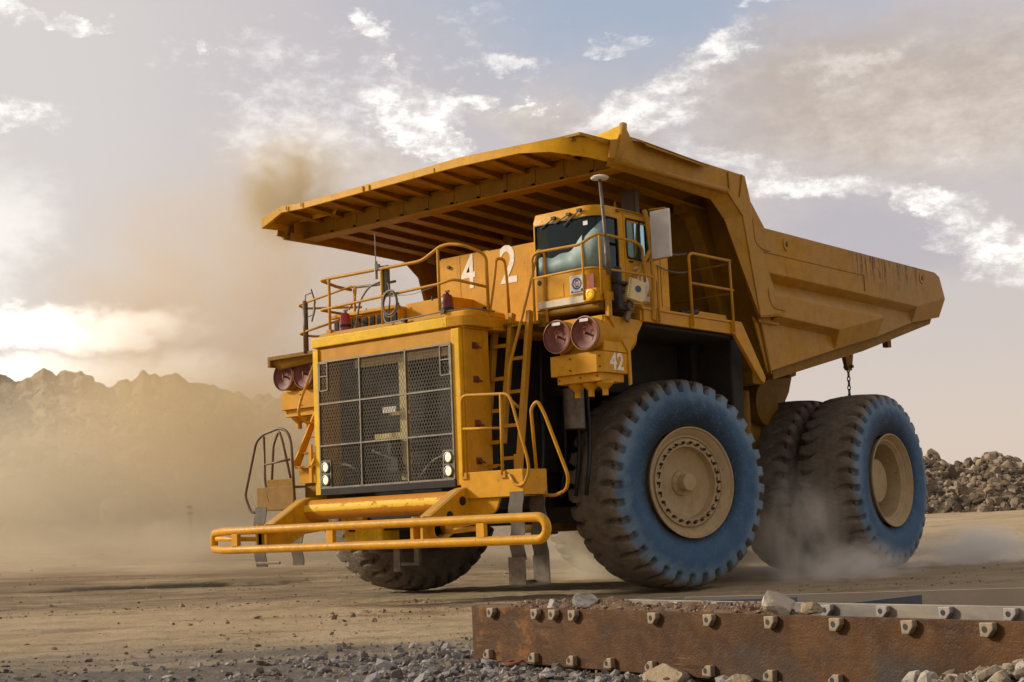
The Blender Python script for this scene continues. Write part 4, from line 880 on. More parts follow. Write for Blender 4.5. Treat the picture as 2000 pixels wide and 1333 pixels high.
# skirt, lip, corner peak, vertical rib each side
def skirt(s):
    c = MB()
    P = [(-2.46, 6.34), (-2.40, 6.62), (-2.22, 6.66), (-2.03, 6.93), (-1.86, 6.72), (1.42, 6.70), (1.69, 5.91), (1.90, 5.47), (2.03, 5.14), (2.36, 4.45), (1.66, 4.36), (1.28, 6.0), (.82, 6.34)]
    c.prism([(s * 3.60, y, z) for y, z in P], (s * .025, 0, 0))
    # turned under inner edge
    O = [(-2.46, 6.34), (.82, 6.34), (1.28, 6.0), (1.66, 4.36)]; I = [(-2.30, 6.27), (.58, 6.20), (.97, 5.93), (1.88, 4.37)]
    m = len(O)
    c.add([(s * 3.60, y, z) for y, z in O] + [(s * 3.44, y, z) for y, z in I] + [(s * 3.42, y + .25 * (k > 0), z + .12 * (k < 2)) for k, (y, z) in enumerate(I)], [(i, i + 1, m + i + 1, m + i) for i in range(m - 1)] + [(m + i, m + i + 1, 2 * m + i + 1, 2 * m + i) for i in range(m - 1)])
    c.prism([(s * 3.44, 1.66 + .2, 4.36), (s * 3.44, 2.4, 4.43), (s * 3.62, 2.4, 4.43), (s * 3.62, 1.66, 4.34)], (0, 0, .02))
    c.prism([(s * 3.43, y, z) for y, z in [(-2.2, 6.28), (.6, 6.22), (1.0, 5.93), (1.9, 4.30), (2.6, 4.30), (2.3, 5.95), (1.6, 6.62), (-2.2, 6.62)]], (s * .02, 0, 0))
    c.add([(s * 3.42, 1.90, 4.345), (s * 3.61, 1.66, 4.345), (s * 3.62, 2.36, 4.43), (s * 3.42, 2.40, 4.43)], [(0, 1, 2, 3)])
    o = obj('body_skirt', c, M['side'], body, bevel=.02)
    c = MB(); c.prism([(s * 3.60, -1.90, 6.735), (s * 3.60, .15, 6.67), (s * 3.76, .08, 6.60), (s * 3.76, -1.78, 6.66)], (0, 0, .03)); c.prism([(s * 3.74, -1.66, 6.63), (s * 3.74, .06, 6.58), (s * 3.74, .06, 6.62), (s * 3.74, -1.78, 6.68)], (s * .02, 0, 0)); obj('side_lip', c, M['side'], o, bevel=.004)
    c = MB(); c.tube([(s * 3.61, -2.28, 6.33), (s * 3.63, -2.16, 6.55), (s * 3.62, -2.08, 6.78), (s * 3.60, -2.03, 6.92)], .06, 8); c.tube([(s * 3.60, -2.3, 6.34), (s * 3.625, .80, 6.35)], .05, 10); obj('rolled_edge', c, M['side'], o, smooth=True)
    c = MB(); c.prism([(s * 2.45, -2.10, 6.72), (s * 3.58, -2.05, 6.92), (s * 3.60, -2.07, 6.62), (s * 2.5, -2.12, 6.6)], (0, .03, 0)); obj('corner_gusset', c, M['bright'], body)
    for (y0, z0, y1, z1) in ((1.30, 6.70, 1.18, 6.30), (.85, 6.66, .86, 6.36)):
        c = MB(); c.beam((s * 3.63, y0, z0), (s * 3.63, y1, z1), .014, .03, (1, 0, 0)); obj('skirt_weld', c, M['under'], o)
    for ys in ([(1.60, 6.0), (1.58, 5.95), (1.62, 5.6), (1.85, 5.5), (2.1, 5.5)], [(1.95, 4.85), (1.98, 4.65), (2.1, 4.53), (2.5, 4.52)]):
        c = MB(); c.tube(round_path([(s * 3.627, y, z) for y, z in ys], .08), .008, 5); obj('weld_bead', c, M['under'], o)
    for y, z in ((2.72, 5.70), (8.28, 5.70)):
        c = MB(); c.lathe((s * 3.60, y, z), (s * 9, y, z), [(0, .11), (.018, .11), (.02, .06), (.014, .05), (.008, .001)], 24); e = obj('lifting_eye', c, M['side'], body, smooth='auto')
        c = MB(); c.lathe((s * 3.612, y, z), (s * 9, y, z), [(0, .05), (.004, .045), (.005, .001)], 18); obj('eye_hole', c, M['black'], e)
    c = MB(); c.beam((s * 3.604, 5.65, 5.47), (s * 3.604, 5.65, 5.17), .006, .02, (1, 0, 0)); c.beam((s * 3.603, 1.9, 5.475), (s * 3.603, 5.65, 5.475), .008, .012, (0, 0, 1)); obj('panel_joint', c, M['under'], body)
    return o
skirt(1); skirt(-1)

# ---- fire extinguishers standing on the deck (each a thing of its own)
def extinguisher(x, y, z, h, r, label):
    e = empty('fire_extinguisher', (x, y, z)); tag(e, label, 'fire extinguisher', 'red fire extinguishers on the front deck')
    b = MB(); b.lathe((0, 0, 0), (0, 0, 1), [(0, .001), (0, r), (h * .8, r), (h * .9, r * .75), (h * .95, r * .35), (h, r * .3)], 20); obj('cylinder_body', b, M['red'] if x < 0 else M['dullred'], e, smooth='auto')
    b = MB(); b.box(-.03, .05, -.012, .012, h, h + .03); b.tube([(-.02, 0, h), (-.06, 0, h - .02), (-r - .03, 0, h * .6), (-r - .02, 0, h * .3)], .01, 6); obj('valve_handle', b, M['black'], e)
    b = MB(); b.lathe((0, 0, h * .42), (0, 0, 9), [(0, r + .006), (h * .1, r + .006)], 20); obj('mounting_strap', b, M['black'], e)
    return e
extinguisher(-1.26, -3.12, 4.185, .45, .085, 'red fire extinguisher behind the rail at the far front corner of the truck deck')
extinguisher(.80, -2.95, 4.185, .50, .10, 'dull red fire extinguisher beside the cabinet with the white 4')

# =================================================================== GROUND AND LANDFORMS
def vnoise(x, y, seed=0):
    xi, yi = np.floor(x).astype(np.int64), np.floor(y).astype(np.int64); xf, yf = x - xi, y - yi
    def h(a, b):
        n = (a * 374761393 + b * 668265263 + seed * 974634777) & 0xffffffff; n = ((n ^ (n >> 13)) * 1274126177) & 0xffffffff; return ((n ^ (n >> 16)) & 0xffff) / 65535.0
    u, v = xf * xf * (3 - 2 * xf), yf * yf * (3 - 2 * yf)
    return (h(xi, yi) * (1 - u) + h(xi + 1, yi) * u) * (1 - v) + (h(xi, yi + 1) * (1 - u) + h(xi + 1, yi + 1) * u) * v
def fbm(x, y, o=4, seed=0):
    s = 0; a = .5
    for k in range(o): s = s + a * vnoise(x * 2 ** k + 17 * k, y * 2 ** k - 9 * k, seed + k); a *= .5
    return s
def sstep(x, a, b): t = np.clip((x - a) / (b - a), 0, 1); return t * t * (3 - 2 * t)
def ground_h(x, y):
    dx, dy = x - CAM.x, y - CAM.y; D = dx * FWH.x + dy * FWH.y; Lt = dx * RTH.x + dy * RTH.y; rr = np.hypot(dx, dy)
    u = Lt / 1.0
    h = (fbm(x * 1.3, y * 1.3, 4, 3) - .47) * .05 + (fbm(Lt * .5, D * 2.2, 4, 5) - .47) * .05 * sstep(rr, 5, 12)
    h = h + (fbm(x * 4.5, y * 4.5, 3, 15) - .45) * .045 * sstep(rr, 6, 10) * sstep(-rr, -40, -24) + (fbm(Lt * .8 + 9, D * 5, 3, 25) - .45) * .04 * sstep(rr, 8, 14)
    h = h * (1 - .5 * sstep(rr, 60, 100))
    # wheel ruts left of the truck
    for D0, w, dp in ((33.4, .45, .09), (29.0, .55, .05)):
        h = h - dp * np.exp(-((D - D0 - .03 * Lt) / w) ** 2) * sstep(-Lt, 1, 4) * (.5 + fbm(Lt * 1.1, D, 3, 8))
    az = np.degrees(np.arctan2(dx, dy))
    h = h + 1.15 * sstep(rr, 30, 52) * sstep(-az, 36, 47)                  # verge on the left
    h = h + .92 * sstep(rr, 34, 58) * sstep(az, -32, -25)               # rise on the right
    # gravel bank in front of the long plate
    g = np.exp(-((x - 9.2) / 2.6) ** 2 - ((y + 11.6) / .8) ** 2)
    h = h + .03 * g - .02
    h = h + .10 * np.exp(-((x - 12.4) / .9) ** 2 - ((y + 12.1) / .45) ** 2)
    return h
def grid_mesh(name, X, Y, Z):
    n, m = X.shape; V = np.stack([X, Y, Z], -1).reshape(-1, 3)
    idx = np.arange(n * m).reshape(n, m)
    F = np.stack([idx[:-1, :-1], idx[1:, :-1], idx[1:, 1:], idx[:-1, 1:]], -1).reshape(-1, 4)
    me = bpy.data.meshes.new(name); me.vertices.add(len(V)); me.vertices.foreach_set('co', V.astype(np.float32).ravel())
    me.loops.add(F.size); me.loops.foreach_set('vertex_index', F.astype(np.int32).ravel()); me.polygons.add(len(F)); me.polygons.foreach_set('loop_start', np.arange(0, F.size, 4, dtype=np.int32)); me.polygons.foreach_set('loop_total', np.full(len(F), 4, dtype=np.int32))
    me.update(); me.validate(); me.polygons.foreach_set('use_smooth', [True] * len(F)); return me
azs = np.concatenate([np.linspace(-66, -12, 560), np.linspace(-12, 294, 120)[1:]]); azs = np.radians(azs)
rad = np.concatenate([[.02], np.geomspace(2.0, 80, 420), np.geomspace(84, 3500, 40)])
A_, R_ = np.meshgrid(azs, rad); GX = CAM.x + R_ * np.sin(A_); GY = CAM.y + R_ * np.cos(A_); GZ = ground_h(GX, GY)

def ground_material():
    m, nt, b, oc, out = material('quarry_ground')
    geo = nt.new('ShaderNodeNewGeometry').outputs['Position']
    rel = nt.vm('SUBTRACT', geo, tuple(CAM)); D = nt.vm('DOT_PRODUCT', rel, tuple(FWH)); L = nt.vm('DOT_PRODUCT', rel, tuple(RTH))
    cv = nt.new('ShaderNodeCombineXYZ'); nt.put(cv.inputs[0], nt.m('MULTIPLY', L, .25)); nt.put(cv.inputs[1], D); st = cv.outputs[0]
    n1 = nt.noise(geo, .8, 6, .6); n2 = nt.noise(st, 1.6, 6, .65); n3 = nt.noise(geo, 14, 6, .7); n4 = nt.noise(geo, 55, 4, .7); n5 = nt.noise(st, .35, 4, .6)
    tan = nt.mix(nt.ramp(n1, .3, .7), (.54, .405, .24), (.66, .52, .34))
    tan = nt.mix(nt.m('MULTIPLY', nt.ramp(n2, .48, .68), .55), tan, (.22, .16, .095))
    tan = nt.mix(nt.m('MULTIPLY', nt.ramp(n3, .55, .72), .38), tan, (.16, .115, .07))
    tan = nt.mix(nt.m('MULTIPLY', nt.ramp(n4, .55, .7), .4), tan, (.42, .34, .24))
    # dark band along the road
    Dn = nt.m('ADD', D, nt.m('MULTIPLY', nt.m('SUBTRACT', n5, .5), 5.0))
    band = nt.m('MULTIPLY', nt.ramp(Dn, 22.5, 26), nt.ramp(Dn, 46, 33)); bm_ = nt.m('MULTIPLY', band, nt.ramp(n2, .3, .6, .45, 1))
    tan = nt.mix(nt.m('MULTIPLY', bm_, nt.ramp(L, 6, -3, .2, .75)), tan, (.19, .14, .085))
    rut = nt.m('MULTIPLY', nt.ramp(nt.m('ABSOLUTE', nt.m('SUBTRACT', nt.m('ADD', D, nt.m('MULTIPLY', nt.m('SUBTRACT', n1, .5), 1.6)), nt.m('ADD', 33.4, nt.m('MULTIPLY', L, .03)))), .75, .1), nt.m('MULTIPLY', nt.ramp(L, -2, -5), nt.ramp(L, -13, -9)))
    tan = nt.mix(nt.m('MULTIPLY', rut, nt.ramp(n2, .35, .5)), tan, (.045, .032, .02))
    gravel = nt.mix(nt.ramp(n3, .35, .65), (.085, .080, .078), (.21, .195, .185)); gravel = nt.mix(nt.ramp(n4, .5, .7), gravel, (.30, .28, .26))
    gm_ = nt.ramp(nt.m('ADD', D, nt.m('MULTIPLY', nt.m('SUBTRACT', nt.noise(st, .7, 5, .65), .5), 9)), 16.5, 12.5)
    c = nt.mix(nt.m('MULTIPLY', gm_, .85), tan, gravel)
    nt.put(b.inputs['Base Color'], c); b.inputs['Roughness'].default_value = .9; b.inputs['Specular IOR Level'].default_value = .2
    hsum = nt.m('ADD', nt.m('MULTIPLY', n3, .6), nt.m('ADD', nt.m('MULTIPLY', n4, .25), nt.m('MULTIPLY', nt.noise(st, 5, 6, .75), 1.1)))
    nt.put(b.inputs['Normal'], nt.bump(hsum, 1.0, .13)); return m
GM = ground_material()
go = link('ground', grid_mesh('ground', GX, GY, GZ), GM, smooth=True); go['kind'] = 'structure'

# rocks
import bmesh
def ico(sub):
    bm = bmesh.new(); bmesh.ops.create_icosphere(bm, subdivisions=sub, radius=1); v = np.array([w.co[:] for w in bm.verts]); f = np.array([[w.index for w in q.verts] for q in bm.faces]); bm.free(); return v, f
ICO = {k: ico(k) for k in (1, 2, 3)}
def rock(sub, rng, cuts=7, rough=.06, flat=.7, lo=.38, hi=.78):
    v, f = ICO[sub]; v = v.copy()
    for _ in range(cuts):
        n = rng.normal(size=3); n /= np.linalg.norm(n); d = rng.uniform(lo, hi); t = v @ n; k = t > d; v[k] -= np.outer(t[k] - d, n)
    v += rng.normal(size=v.shape) * rough; v *= rng.uniform(.7, 1.25, 3) * np.array([1, 1, flat]); return v, f
def scatter(name, pos, size, sub, rng, shapes=14, flat=.7, cuts=7, rough=.06, tilt=.5):
    S = [rock(sub, rng, cuts, rough, flat) for _ in range(shapes)]; f0 = S[0][1]; nv = len(S[0][0]); N = len(pos)
    V = np.empty((N, nv, 3))
    for i in range(N):
        e = Euler((rng.normal() * tilt, rng.normal() * tilt, rng.uniform(0, 6.28))).to_matrix(); V[i] = (S[rng.integers(shapes)][0] * size[i]) @ np.array(e).T + pos[i]
    F = (f0[None] + (np.arange(N) * nv)[:, None, None]).reshape(-1, 3); V = V.reshape(-1, 3)
    me = bpy.data.meshes.new(name); me.vertices.add(len(V)); me.vertices.foreach_set('co', V.astype(np.float32).ravel()); me.loops.add(F.size); me.loops.foreach_set('vertex_index', F.astype(np.int32).ravel())
    me.polygons.add(len(F)); me.polygons.foreach_set('loop_start', np.arange(0, F.size, 3, dtype=np.int32)); me.polygons.foreach_set('loop_total', np.full(len(F), 3, dtype=np.int32)); me.update(); me.validate(); return me
def stone_mat(name, cols, scale, bump=.4, vari=True):
    m, nt, b, oc, out = material(name); geo = nt.new('ShaderNodeNewGeometry')
    ri = geo.outputs['Random Per Island']; n = nt.noise(geo.outputs['Position'], scale, 6, .65)
    c = nt.mix(nt.ramp(n, .3, .7), cols[0], cols[1]); c = nt.mix(nt.ramp(ri, .55, .95, smooth=False), c, cols[2]); 
    c = nt.mix(nt.ramp(ri, .35, .0, smooth=False), c, cols[3])
    nt.put(b.inputs['Base Color'], c); b.inputs['Roughness'].default_value = .88; b.inputs['Specular IOR Level'].default_value = .25
    nt.put(b.inputs['Normal'], nt.bump(nt.noise(geo.outputs['Position'], scale * 4, 5, .7), bump, .3 / scale)); return m
MG = stone_mat('grey_gravel', ((.11, .10, .098), (.22, .205, .195), (.36, .33, .31), (.16, .12, .085)), 14)
MC = stone_mat('tan_clods', ((.20, .14, .08), (.30, .22, .135), (.34, .26, .18), (.09, .065, .045)), 10)
MR = stone_mat('quarry_rock', ((.15, .11, .07), (.27, .205, .135), (.36, .29, .21), (.06, .05, .04)), 1.4)
ML = stone_mat('bank_rock', ((.17, .13, .085), (.28, .22, .15), (.36, .30, .22), (.09, .075, .06)), 1.0)

def at_DL(D, L): return CAM.x + D * FWH.x + L * RTH.x, CAM.y + D * FWH.y + L * RTH.y
PA, PB = np.array([7.453, -10.231]), np.array([12.587, -11.664]); pdir = (PB - PA) / np.linalg.norm(PB - PA); pn = np.array([-pdir[1], pdir[0]]) * -1   # towards the camera side
if pn[1] > 0: pn = -pn
# fine gravel bed in the foreground, in front of and left of the plate
N = 15000
D = RNG.uniform(8.5, 15.5, N); L = RNG.uniform(-6, 6.5, N); x, y = at_DL(D, L)
rel = np.stack([x - PA[0], y - PA[1]], 1); al = rel @ pdir; ac = rel @ pn
w = np.exp(-np.clip(14.6 - (.55 * (L + .5)) - 99, 0, 9))
dens = sstep(15.3 - D, 0, 1.6) * (.12 + .88 * sstep(L, -2.6, -.6)) * np.where(al > -.35, ac > .03, True) * np.where(al > 0, sstep(L, -3, 0), 1)
dens = dens * np.where((al < 0) & (D > 13.3), .25, 1)
keep = RNG.uniform(0, 1, N) < dens; x, y = x[keep], y[keep]
sz = RNG.gamma(3.2, .0068, keep.sum()) + .009
me = scatter('gravel', np.stack([x, y, ground_h(x, y) + sz * .25], 1), sz, 1, RNG, 20, .62, 4, .07)
g = link('gravel', me, MG); tag(g, 'loose grey gravel along the foot of the rusty plate', 'gravel', kind='stuff')
# pebbles and clods on the road
N = 34000
D = RNG.uniform(9, 46, N) ** 1.0; L = RNG.uniform(-.42, .42, N) * D * .9; x, y = at_DL(D, L); cl = fbm(L * .35 + 50, D * 1.1, 3, 21)
keep = (RNG.uniform(0, 1, N) < sstep(cl, .40, .62) * .6 + .03) & ~((abs(x) < 4.2) & (y > -2.0) & (y < 9))
x, y = x[keep], y[keep]; sz = RNG.gamma(1.1, .0075, keep.sum()) + .005; sz = np.minimum(sz, .085)
me = scatter('road_clods', np.stack([x, y, ground_h(x, y) + sz * .15], 1), sz, 1, RNG, 16, .55, 4, .09)
g = link('road_clods', me, MC); tag(g, 'scattered clods and pebbles lying on the haul road', 'clods', kind='stuff')

# the bank of waste rock on the left
px = [(-75, 9.6), (-62, 6.6), (-59.5, 6.4), (-58.9, 6.2), (-58.3, 5.95), (-57.8, 6.25), (-57.2, 6.38), (-56.7, 6.42), (-55.9, 6.3), (-55.3, 6.05), (-54.9, 5.78), (-54.5, 5.95), (-54.1, 6.15), (-53.6, 6.32), (-53.1, 6.40), (-52.4, 6.28), (-51.8, 6.02), (-51.3, 5.86), (-50.8, 5.72), (-50.2, 5.40), (-49.0, 5.22), (-47, 4.8), (-44, 4.1), (-41, 3.2), (-38, 2.2), (-34, .8), (-30, .2)]
px = [(a_, e_ - .12) if a_ > -60 else (a_, e_) for a_, e_ in px]
azs2 = np.radians(np.linspace(-76, -31, 620)); rr2 = np.concatenate([np.linspace(44, 64, 60), np.linspace(64.5, 108, 110), np.linspace(109, 150, 16)])
A2, R2 = np.meshgrid(azs2, rr2); crest = np.interp(np.degrees(A2), [p[0] for p in px], [p[1] for p in px])
HX, HY = CAM.x + R2 * np.sin(A2), CAM.y + R2 * np.cos(A2)
top = np.tan(np.radians(crest)) * 108 + CAM.z + (fbm(np.degrees(A2) * 2.2, A2 * 0 + 3, 4, 31) - .47) * 1.2
k = sstep(R2, 50, 112); k = .35 * sstep(R2, 50, 70) + .65 * np.clip((R2 - 60) / 48, 0, 1)
HZ = np.where(R2 <= 108.5, top * k, top - (R2 - 108) * .3) + (fbm(HX * .22, HY * .22, 5, 33) - .47) * 3.2 * sstep(R2, 50, 62) * (1 - .6 * sstep(R2, 90, 106)) + 1.0 - .5
HZ = np.where(R2 < 52, np.minimum(HZ, ground_h(HX, HY) - .3 + (R2 - 44) * .05), HZ)
hm = bpy.data.materials.new('x'); bpy.data.materials.remove(hm)
def hill_material():
    m, nt, b, oc, out = material('waste_rock_bank'); geo = nt.new('ShaderNodeNewGeometry').outputs['Position']
    n1 = nt.noise(geo, .12, 6, .65); n2 = nt.noise(geo, .9, 6, .7)
    c = nt.mix(nt.ramp(n1, .35, .65), (.26, .185, .10), (.40, .29, .16)); c = nt.mix(nt.m('MULTIPLY', nt.ramp(n2, .45, .62), .4), c, (.15, .115, .07))
    nt.put(b.inputs['Base Color'], c); b.inputs['Roughness'].default_value = .95; nt.put(b.inputs['Normal'], nt.bump(n2, .9, .8)); return m
ho = link('hill', grid_mesh('hill', HX, HY, HZ), hill_material(), smooth=True); ho['kind'] = 'structure'
N = 5200
a = np.radians(RNG.uniform(-64, -36, N)); r = 52 + 38 * RNG.uniform(0, 1, N) ** 1.6
def hill_h(a, r):
    i = np.clip(np.searchsorted(rr2, r) - 1, 0, len(rr2) - 2); j = np.clip(((a - azs2[0]) / (azs2[1] - azs2[0])).astype(int), 0, len(azs2) - 2)
    t = (r - rr2[i]) / (rr2[i + 1] - rr2[i]); return HZ[i, j] * (1 - t) + HZ[i + 1, j] * t
x, y = CAM.x + r * np.sin(a), CAM.y + r * np.cos(a); sz = RNG.gamma(1.3, .16, N) + .10; sz = np.minimum(sz, np.where(r > 92, .45, 1.1))
me = scatter('bank_rubble', np.stack([x, y, hill_h(a, r) + sz * .1], 1), sz, 2, RNG, 16, .75, 16, .03)
g = link('bank_rubble', me, ML); tag(g, 'broken rock strewn over the dusty bank on the left', 'rubble', kind='stuff')

def boulder(name, loc, s, mat, label, cat='boulder', group=None, seed=1, rot=(0, 0, 0), cuts=9, sub=3, rough=.015):
    rng = np.random.default_rng(seed); v, f = rock(sub, rng, cuts, rough, 1.0); v = v * np.array(s)
    # subtle shape noise
    me = bpy.data.meshes.new(name); me.from_pydata(v.tolist(), [], f.tolist()); me.update(); o = link(name, me, mat); o.location = loc; o.rotation_euler = rot
    tag(o, label, cat, group); return o
def gz(x, y): return float(ground_h(np.array([x]), np.array([y]))[0])
def azr(azd, r, dz=0):
    x, y = CAM.x + r * math.sin(R(azd)), CAM.y + r * math.cos(R(azd)); return (x, y, gz(x, y) + dz)
M['paleboulder'] = stone_mat('pale_boulder', ((.36, .30, .22), (.50, .43, .33), (.50, .43, .33), (.36, .30, .22)), 5, .5)
M['greyboulder'] = stone_mat('grey_boulder', ((.17, .165, .16), (.27, .26, .25), (.27, .26, .25), (.17, .165, .16)), 12, .5)
M['tanboulder'] = stone_mat('tan_boulder', ((.24, .17, .10), (.36, .28, .18), (.36, .28, .18), (.24, .17, .10)), 9, .5)
boulder('boulder', azr(-54.6, 55, .7), (1.25, 1.0, .85), ML, 'big dusty boulder at the foot of the left bank, largest of three', group='dusty boulders on the left verge', seed=5)
boulder('boulder', azr(-53.2, 53.5, .35), (.8, .6, .55), ML, 'middle-sized dusty boulder just right of the biggest one on the left', group='dusty boulders on the left verge', seed=6)
boulder('boulder', azr(-52.2, 52.5, .25), (.95, .7, .45), ML, 'low flat dusty boulder nearest the white marker post', group='dusty boulders on the left verge', seed=8)

# white marker post
mp = azr(-51.95, 45); post = empty('marker_post', mp); tag(post, 'slim white roadside marker post with dark bands, in the dust on the left', 'marker post')
b = MB(); b.cyl((0, 0, -.1), (0, 0, 1.25), .075, n=12); obj('post', b, M['whitepanel'], post, smooth='auto')
b = MB(); b.cyl((0, 0, .98), (0, 0, 1.06), .079, n=12); b.cyl((0, 0, 1.16), (0, 0, 1.26), .079, n=12); obj('reflective_band', b, M['maroon'], post, smooth='auto')

# rock pile on the right
cr = [(-26.5, 1.6), (-25, 1.8), (-23.7, 2.0), (-23.2, 1.9), (-22.9, 1.65), (-22.6, 1.5), (-22.2, 1.6), (-21.8, 1.75), (-21.3, 1.85), (-20.8, 1.8), (-20.3, 1.6), (-19, 1.3), (-17, 1.7), (-14, 1.0), (-12, .1)]
a3 = np.radians(np.linspace(-27, -11.5, 260)); r3 = np.linspace(56, 80, 90); A3, R3 = np.meshgrid(a3, r3)
def pile_h(a, r):
    # nearly the whole mound within 60..70 m
    x, y = CAM.x + r * np.sin(a), CAM.y + r * np.cos(a); base = ground_h(x, y)
    t = np.tan(np.radians(np.interp(np.degrees(a), [p[0] for p in cr], [p[1] for p in cr]))) * 66 + CAM.z - .92 - .2
    f = np.clip((r - 59.3) / 6.5, 0, 1) * np.clip((79 - r) / 10, 0, 1); f = f ** .8
    return base - .15 * (f <= 0) + t * f + (fbm(x * .9, y * .9, 4, 41) - .47) * .8 * np.minimum(f * 3, 1)
PX, PY = CAM.x + R3 * np.sin(A3), CAM.y + R3 * np.cos(A3)
pm = link('rock_pile', grid_mesh('rock_pile', PX, PY, pile_h(A3, R3)), MR, smooth=True); tag(pm, 'earth core of the rock pile beyond the rear wheel', 'rock pile', kind='stuff')
N = 6500
a = np.radians(RNG.uniform(-26.8, -12, N)); r = 59.2 + 9.5 * RNG.uniform(0, 1, N)
x, y = CAM.x + r * np.sin(a), CAM.y + r * np.cos(a); sz = np.minimum(RNG.gamma(1.3, .075, N) + .04, .5)
me = scatter('pile_rubble', np.stack([x, y, pile_h(a, r) + sz * .15], 1), sz, 2, RNG, 20, .8, 18, .02, .9)
g = link('pile_rubble', me, MR); tag(g, 'jagged broken rocks heaped beyond the rear wheel', 'rubble', kind='stuff')

# =================================================================== STEEL PLATES
def rusty_material():
    m, nt, b, oc, out = material('rusty_plate'); x, y, z = nt.xyz(oc)
    n1 = nt.noise(oc, 2.2, 6, .65); n2 = nt.noise(oc, 9, 6, .7); n3 = nt.noise(oc, 1.0, 5, .6, scl=(1.2, 1, 9)); n4 = nt.noise(oc, 60, 3, .6); n5 = nt.noise(oc, 4.5, 4, .6, scl=(1, 1, 1.3))
    c = nt.mix(nt.ramp(n1, .3, .7), (.050, .021, .005), (.110, .046, .011))
    c = nt.mix(nt.m('MULTIPLY', nt.ramp(n5, .52, .6), nt.ramp(x, 1.6, .6, 0, .8)), c, (.20, .085, .025))
    c = nt.mix(nt.m('MULTIPLY', nt.ramp(n2, .56, .63), nt.ramp(x, 1.4, .6, .15, .8)), c, (.07, .025, .012))
    c = nt.mix(nt.m('MULTIPLY', nt.ramp(nt.noise(oc, 3.4, 5, .65), .5, .66), .6), c, (.05, .02, .008))
    c = nt.mix(nt.m('MULTIPLY', nt.ramp(n3, .60, .68), .85), c, (.045, .02, .011))
    dk = nt.m('MULTIPLY', nt.ramp(x, 2.6, 3.4), nt.m('MULTIPLY', nt.ramp(z, .30, .16), nt.ramp(nt.noise(oc, 1.3, 4), .38, .6)))
    c = nt.mix(nt.m('MULTIPLY', dk, .8), c, (.045, .040, .036)); c = nt.mix(nt.m('MULTIPLY', nt.ramp(n4, .6, .75), .25), c, (.33, .17, .08))
    nt.put(b.inputs['Base Color'], c); nt.put(b.inputs['Roughness'], nt.ramp(n2, .3, .7, .5, .8)); b.inputs['Specular IOR Level'].default_value = .25
    sc_ = nt.noise(oc, 1.0, 2, .5, scl=(2.2, 1, 70)); c2 = nt.mix(nt.m('MULTIPLY', nt.m('MULTIPLY', nt.ramp(sc_, .66, .70), nt.ramp(n5, .5, .6)), .5), c, (.28, .15, .07)); nt.put(b.inputs['Base Color'], c2)
    nt.put(b.inputs['Normal'], nt.bump(nt.m('ADD', nt.m('ADD', n2, nt.m('MULTIPLY', n1, 2.0)), nt.m('MULTIPLY', n4, .6)), .7, .010)); return m
MP1 = rusty_material()
def grey_plate(name, a, b_, rust):
    m, nt, b, oc, out = material(name); x, y, z = nt.xyz(oc)
    n1 = nt.noise(oc, 1.1, 5, .6, scl=(1, 1, 3)); n2 = nt.noise(oc, 7, 6, .7); c = nt.mix(nt.ramp(n1, .35, .65), a, b_); c = nt.mix(nt.m('MULTIPLY', nt.ramp(n2, .5, .72), .5), c, rust)
    nt.put(b.inputs['Base Color'], c); b.inputs['Roughness'].default_value = .5; b.inputs['Metallic'].default_value = .15; nt.put(b.inputs['Normal'], nt.bump(n2, .2, .005)); return m
MP2 = grey_plate('dusty_grey_plate', (.13, .125, .12), (.30, .25, .19), (.33, .26, .18))
MP3 = grey_plate('pale_dusty_plate', (.34, .27, .19), (.40, .34, .26), (.28, .21, .14))
MPB = grey_plate('blue_grey_bar', (.07, .08, .12), (.11, .115, .15), (.16, .13, .10))
M['lug'] = simple('cast_lug', (.26, .20, .13), .6, .1, var=.25, scale=20, dust=.4, bump=.3)
M['lugg'] = simple('grey_cast_lug', (.30, .28, .26), .55, .1, var=.2, scale=20, dust=.3, bump=.3)
def lug(parent, x, z, y, mat, flip=False, tiltz=0.0):
    w, h, d = .088, .074, .045
    P = [(-w / 2, -h / 2 - .004), (-w / 2 + .05, -h / 2 - .006), (w / 2, -h / 2 + .036), (w / 2, h / 2), (-w / 2, h / 2)]
    if flip: P = [(-w / 2, -h / 2), (w / 2, -h / 2), (w / 2, h / 2), (w / 2 - .045, h / 2), (-w / 2, -h / 2 + .04)]
    b = MB(); b.prism([(px_, -d, pz) for px_, pz in P], (0, d, 0))
    o = obj('lug', b, mat, parent, bevel=.006, loc=(x, y, z)); o.rotation_euler = (0, tiltz, 0)
    return o
def lug_hole(mb, x, z, y):
    mb.lathe((x - .012, y - .045 - .0072, z + .004), (x - .012, -9, z + .004), [(0, .017), (.0006, .0165), (.0007, .0005)], 14)
def plate(name, A, B, H, thick, mat, label, lugs, lmat, z0=0.0, cat='steel plate', tilt=0.0):
    A, B = Vector((*A, z0)), Vector((*B, z0)); d = (B - A); L = d.length; e = empty(name, A, math.atan2(d.y, d.x)); tag(e, label, cat)
    b = MB(); b.box(0, L, 0, thick, 0, H); e.rotation_euler = (0, tilt, e.rotation_euler.z); b.box(0, L, -.012, -.001, H - .0, H + .004) if False else None
    obj('plate_wall', b, mat, e, bevel=.003)
    for x, z, fl in lugs: 
        l = lug(e, x, z, 0, lmat, fl, random.uniform(-.06, .06))
        hm_ = MB(); hm_.lathe((-.012, -.0455, .004 if not fl else -.006), (-.012, -9, .004), [(0, .018), (.0012, .0175), (.0013, .0005)], 14); q = obj('lug_hole', hm_, M['dark'], l) if False else None
        hm_ = MB(); hm_.cyl((-.010, -.0462, 0), (-.010, -.030, 0), .018, n=14)
        hh = link('hole', hm_to_mesh(hm_), M['black'], e); hh.location = l.location; hh.rotation_euler = l.rotation_euler; hh.name = 'lug_hole'
    return e
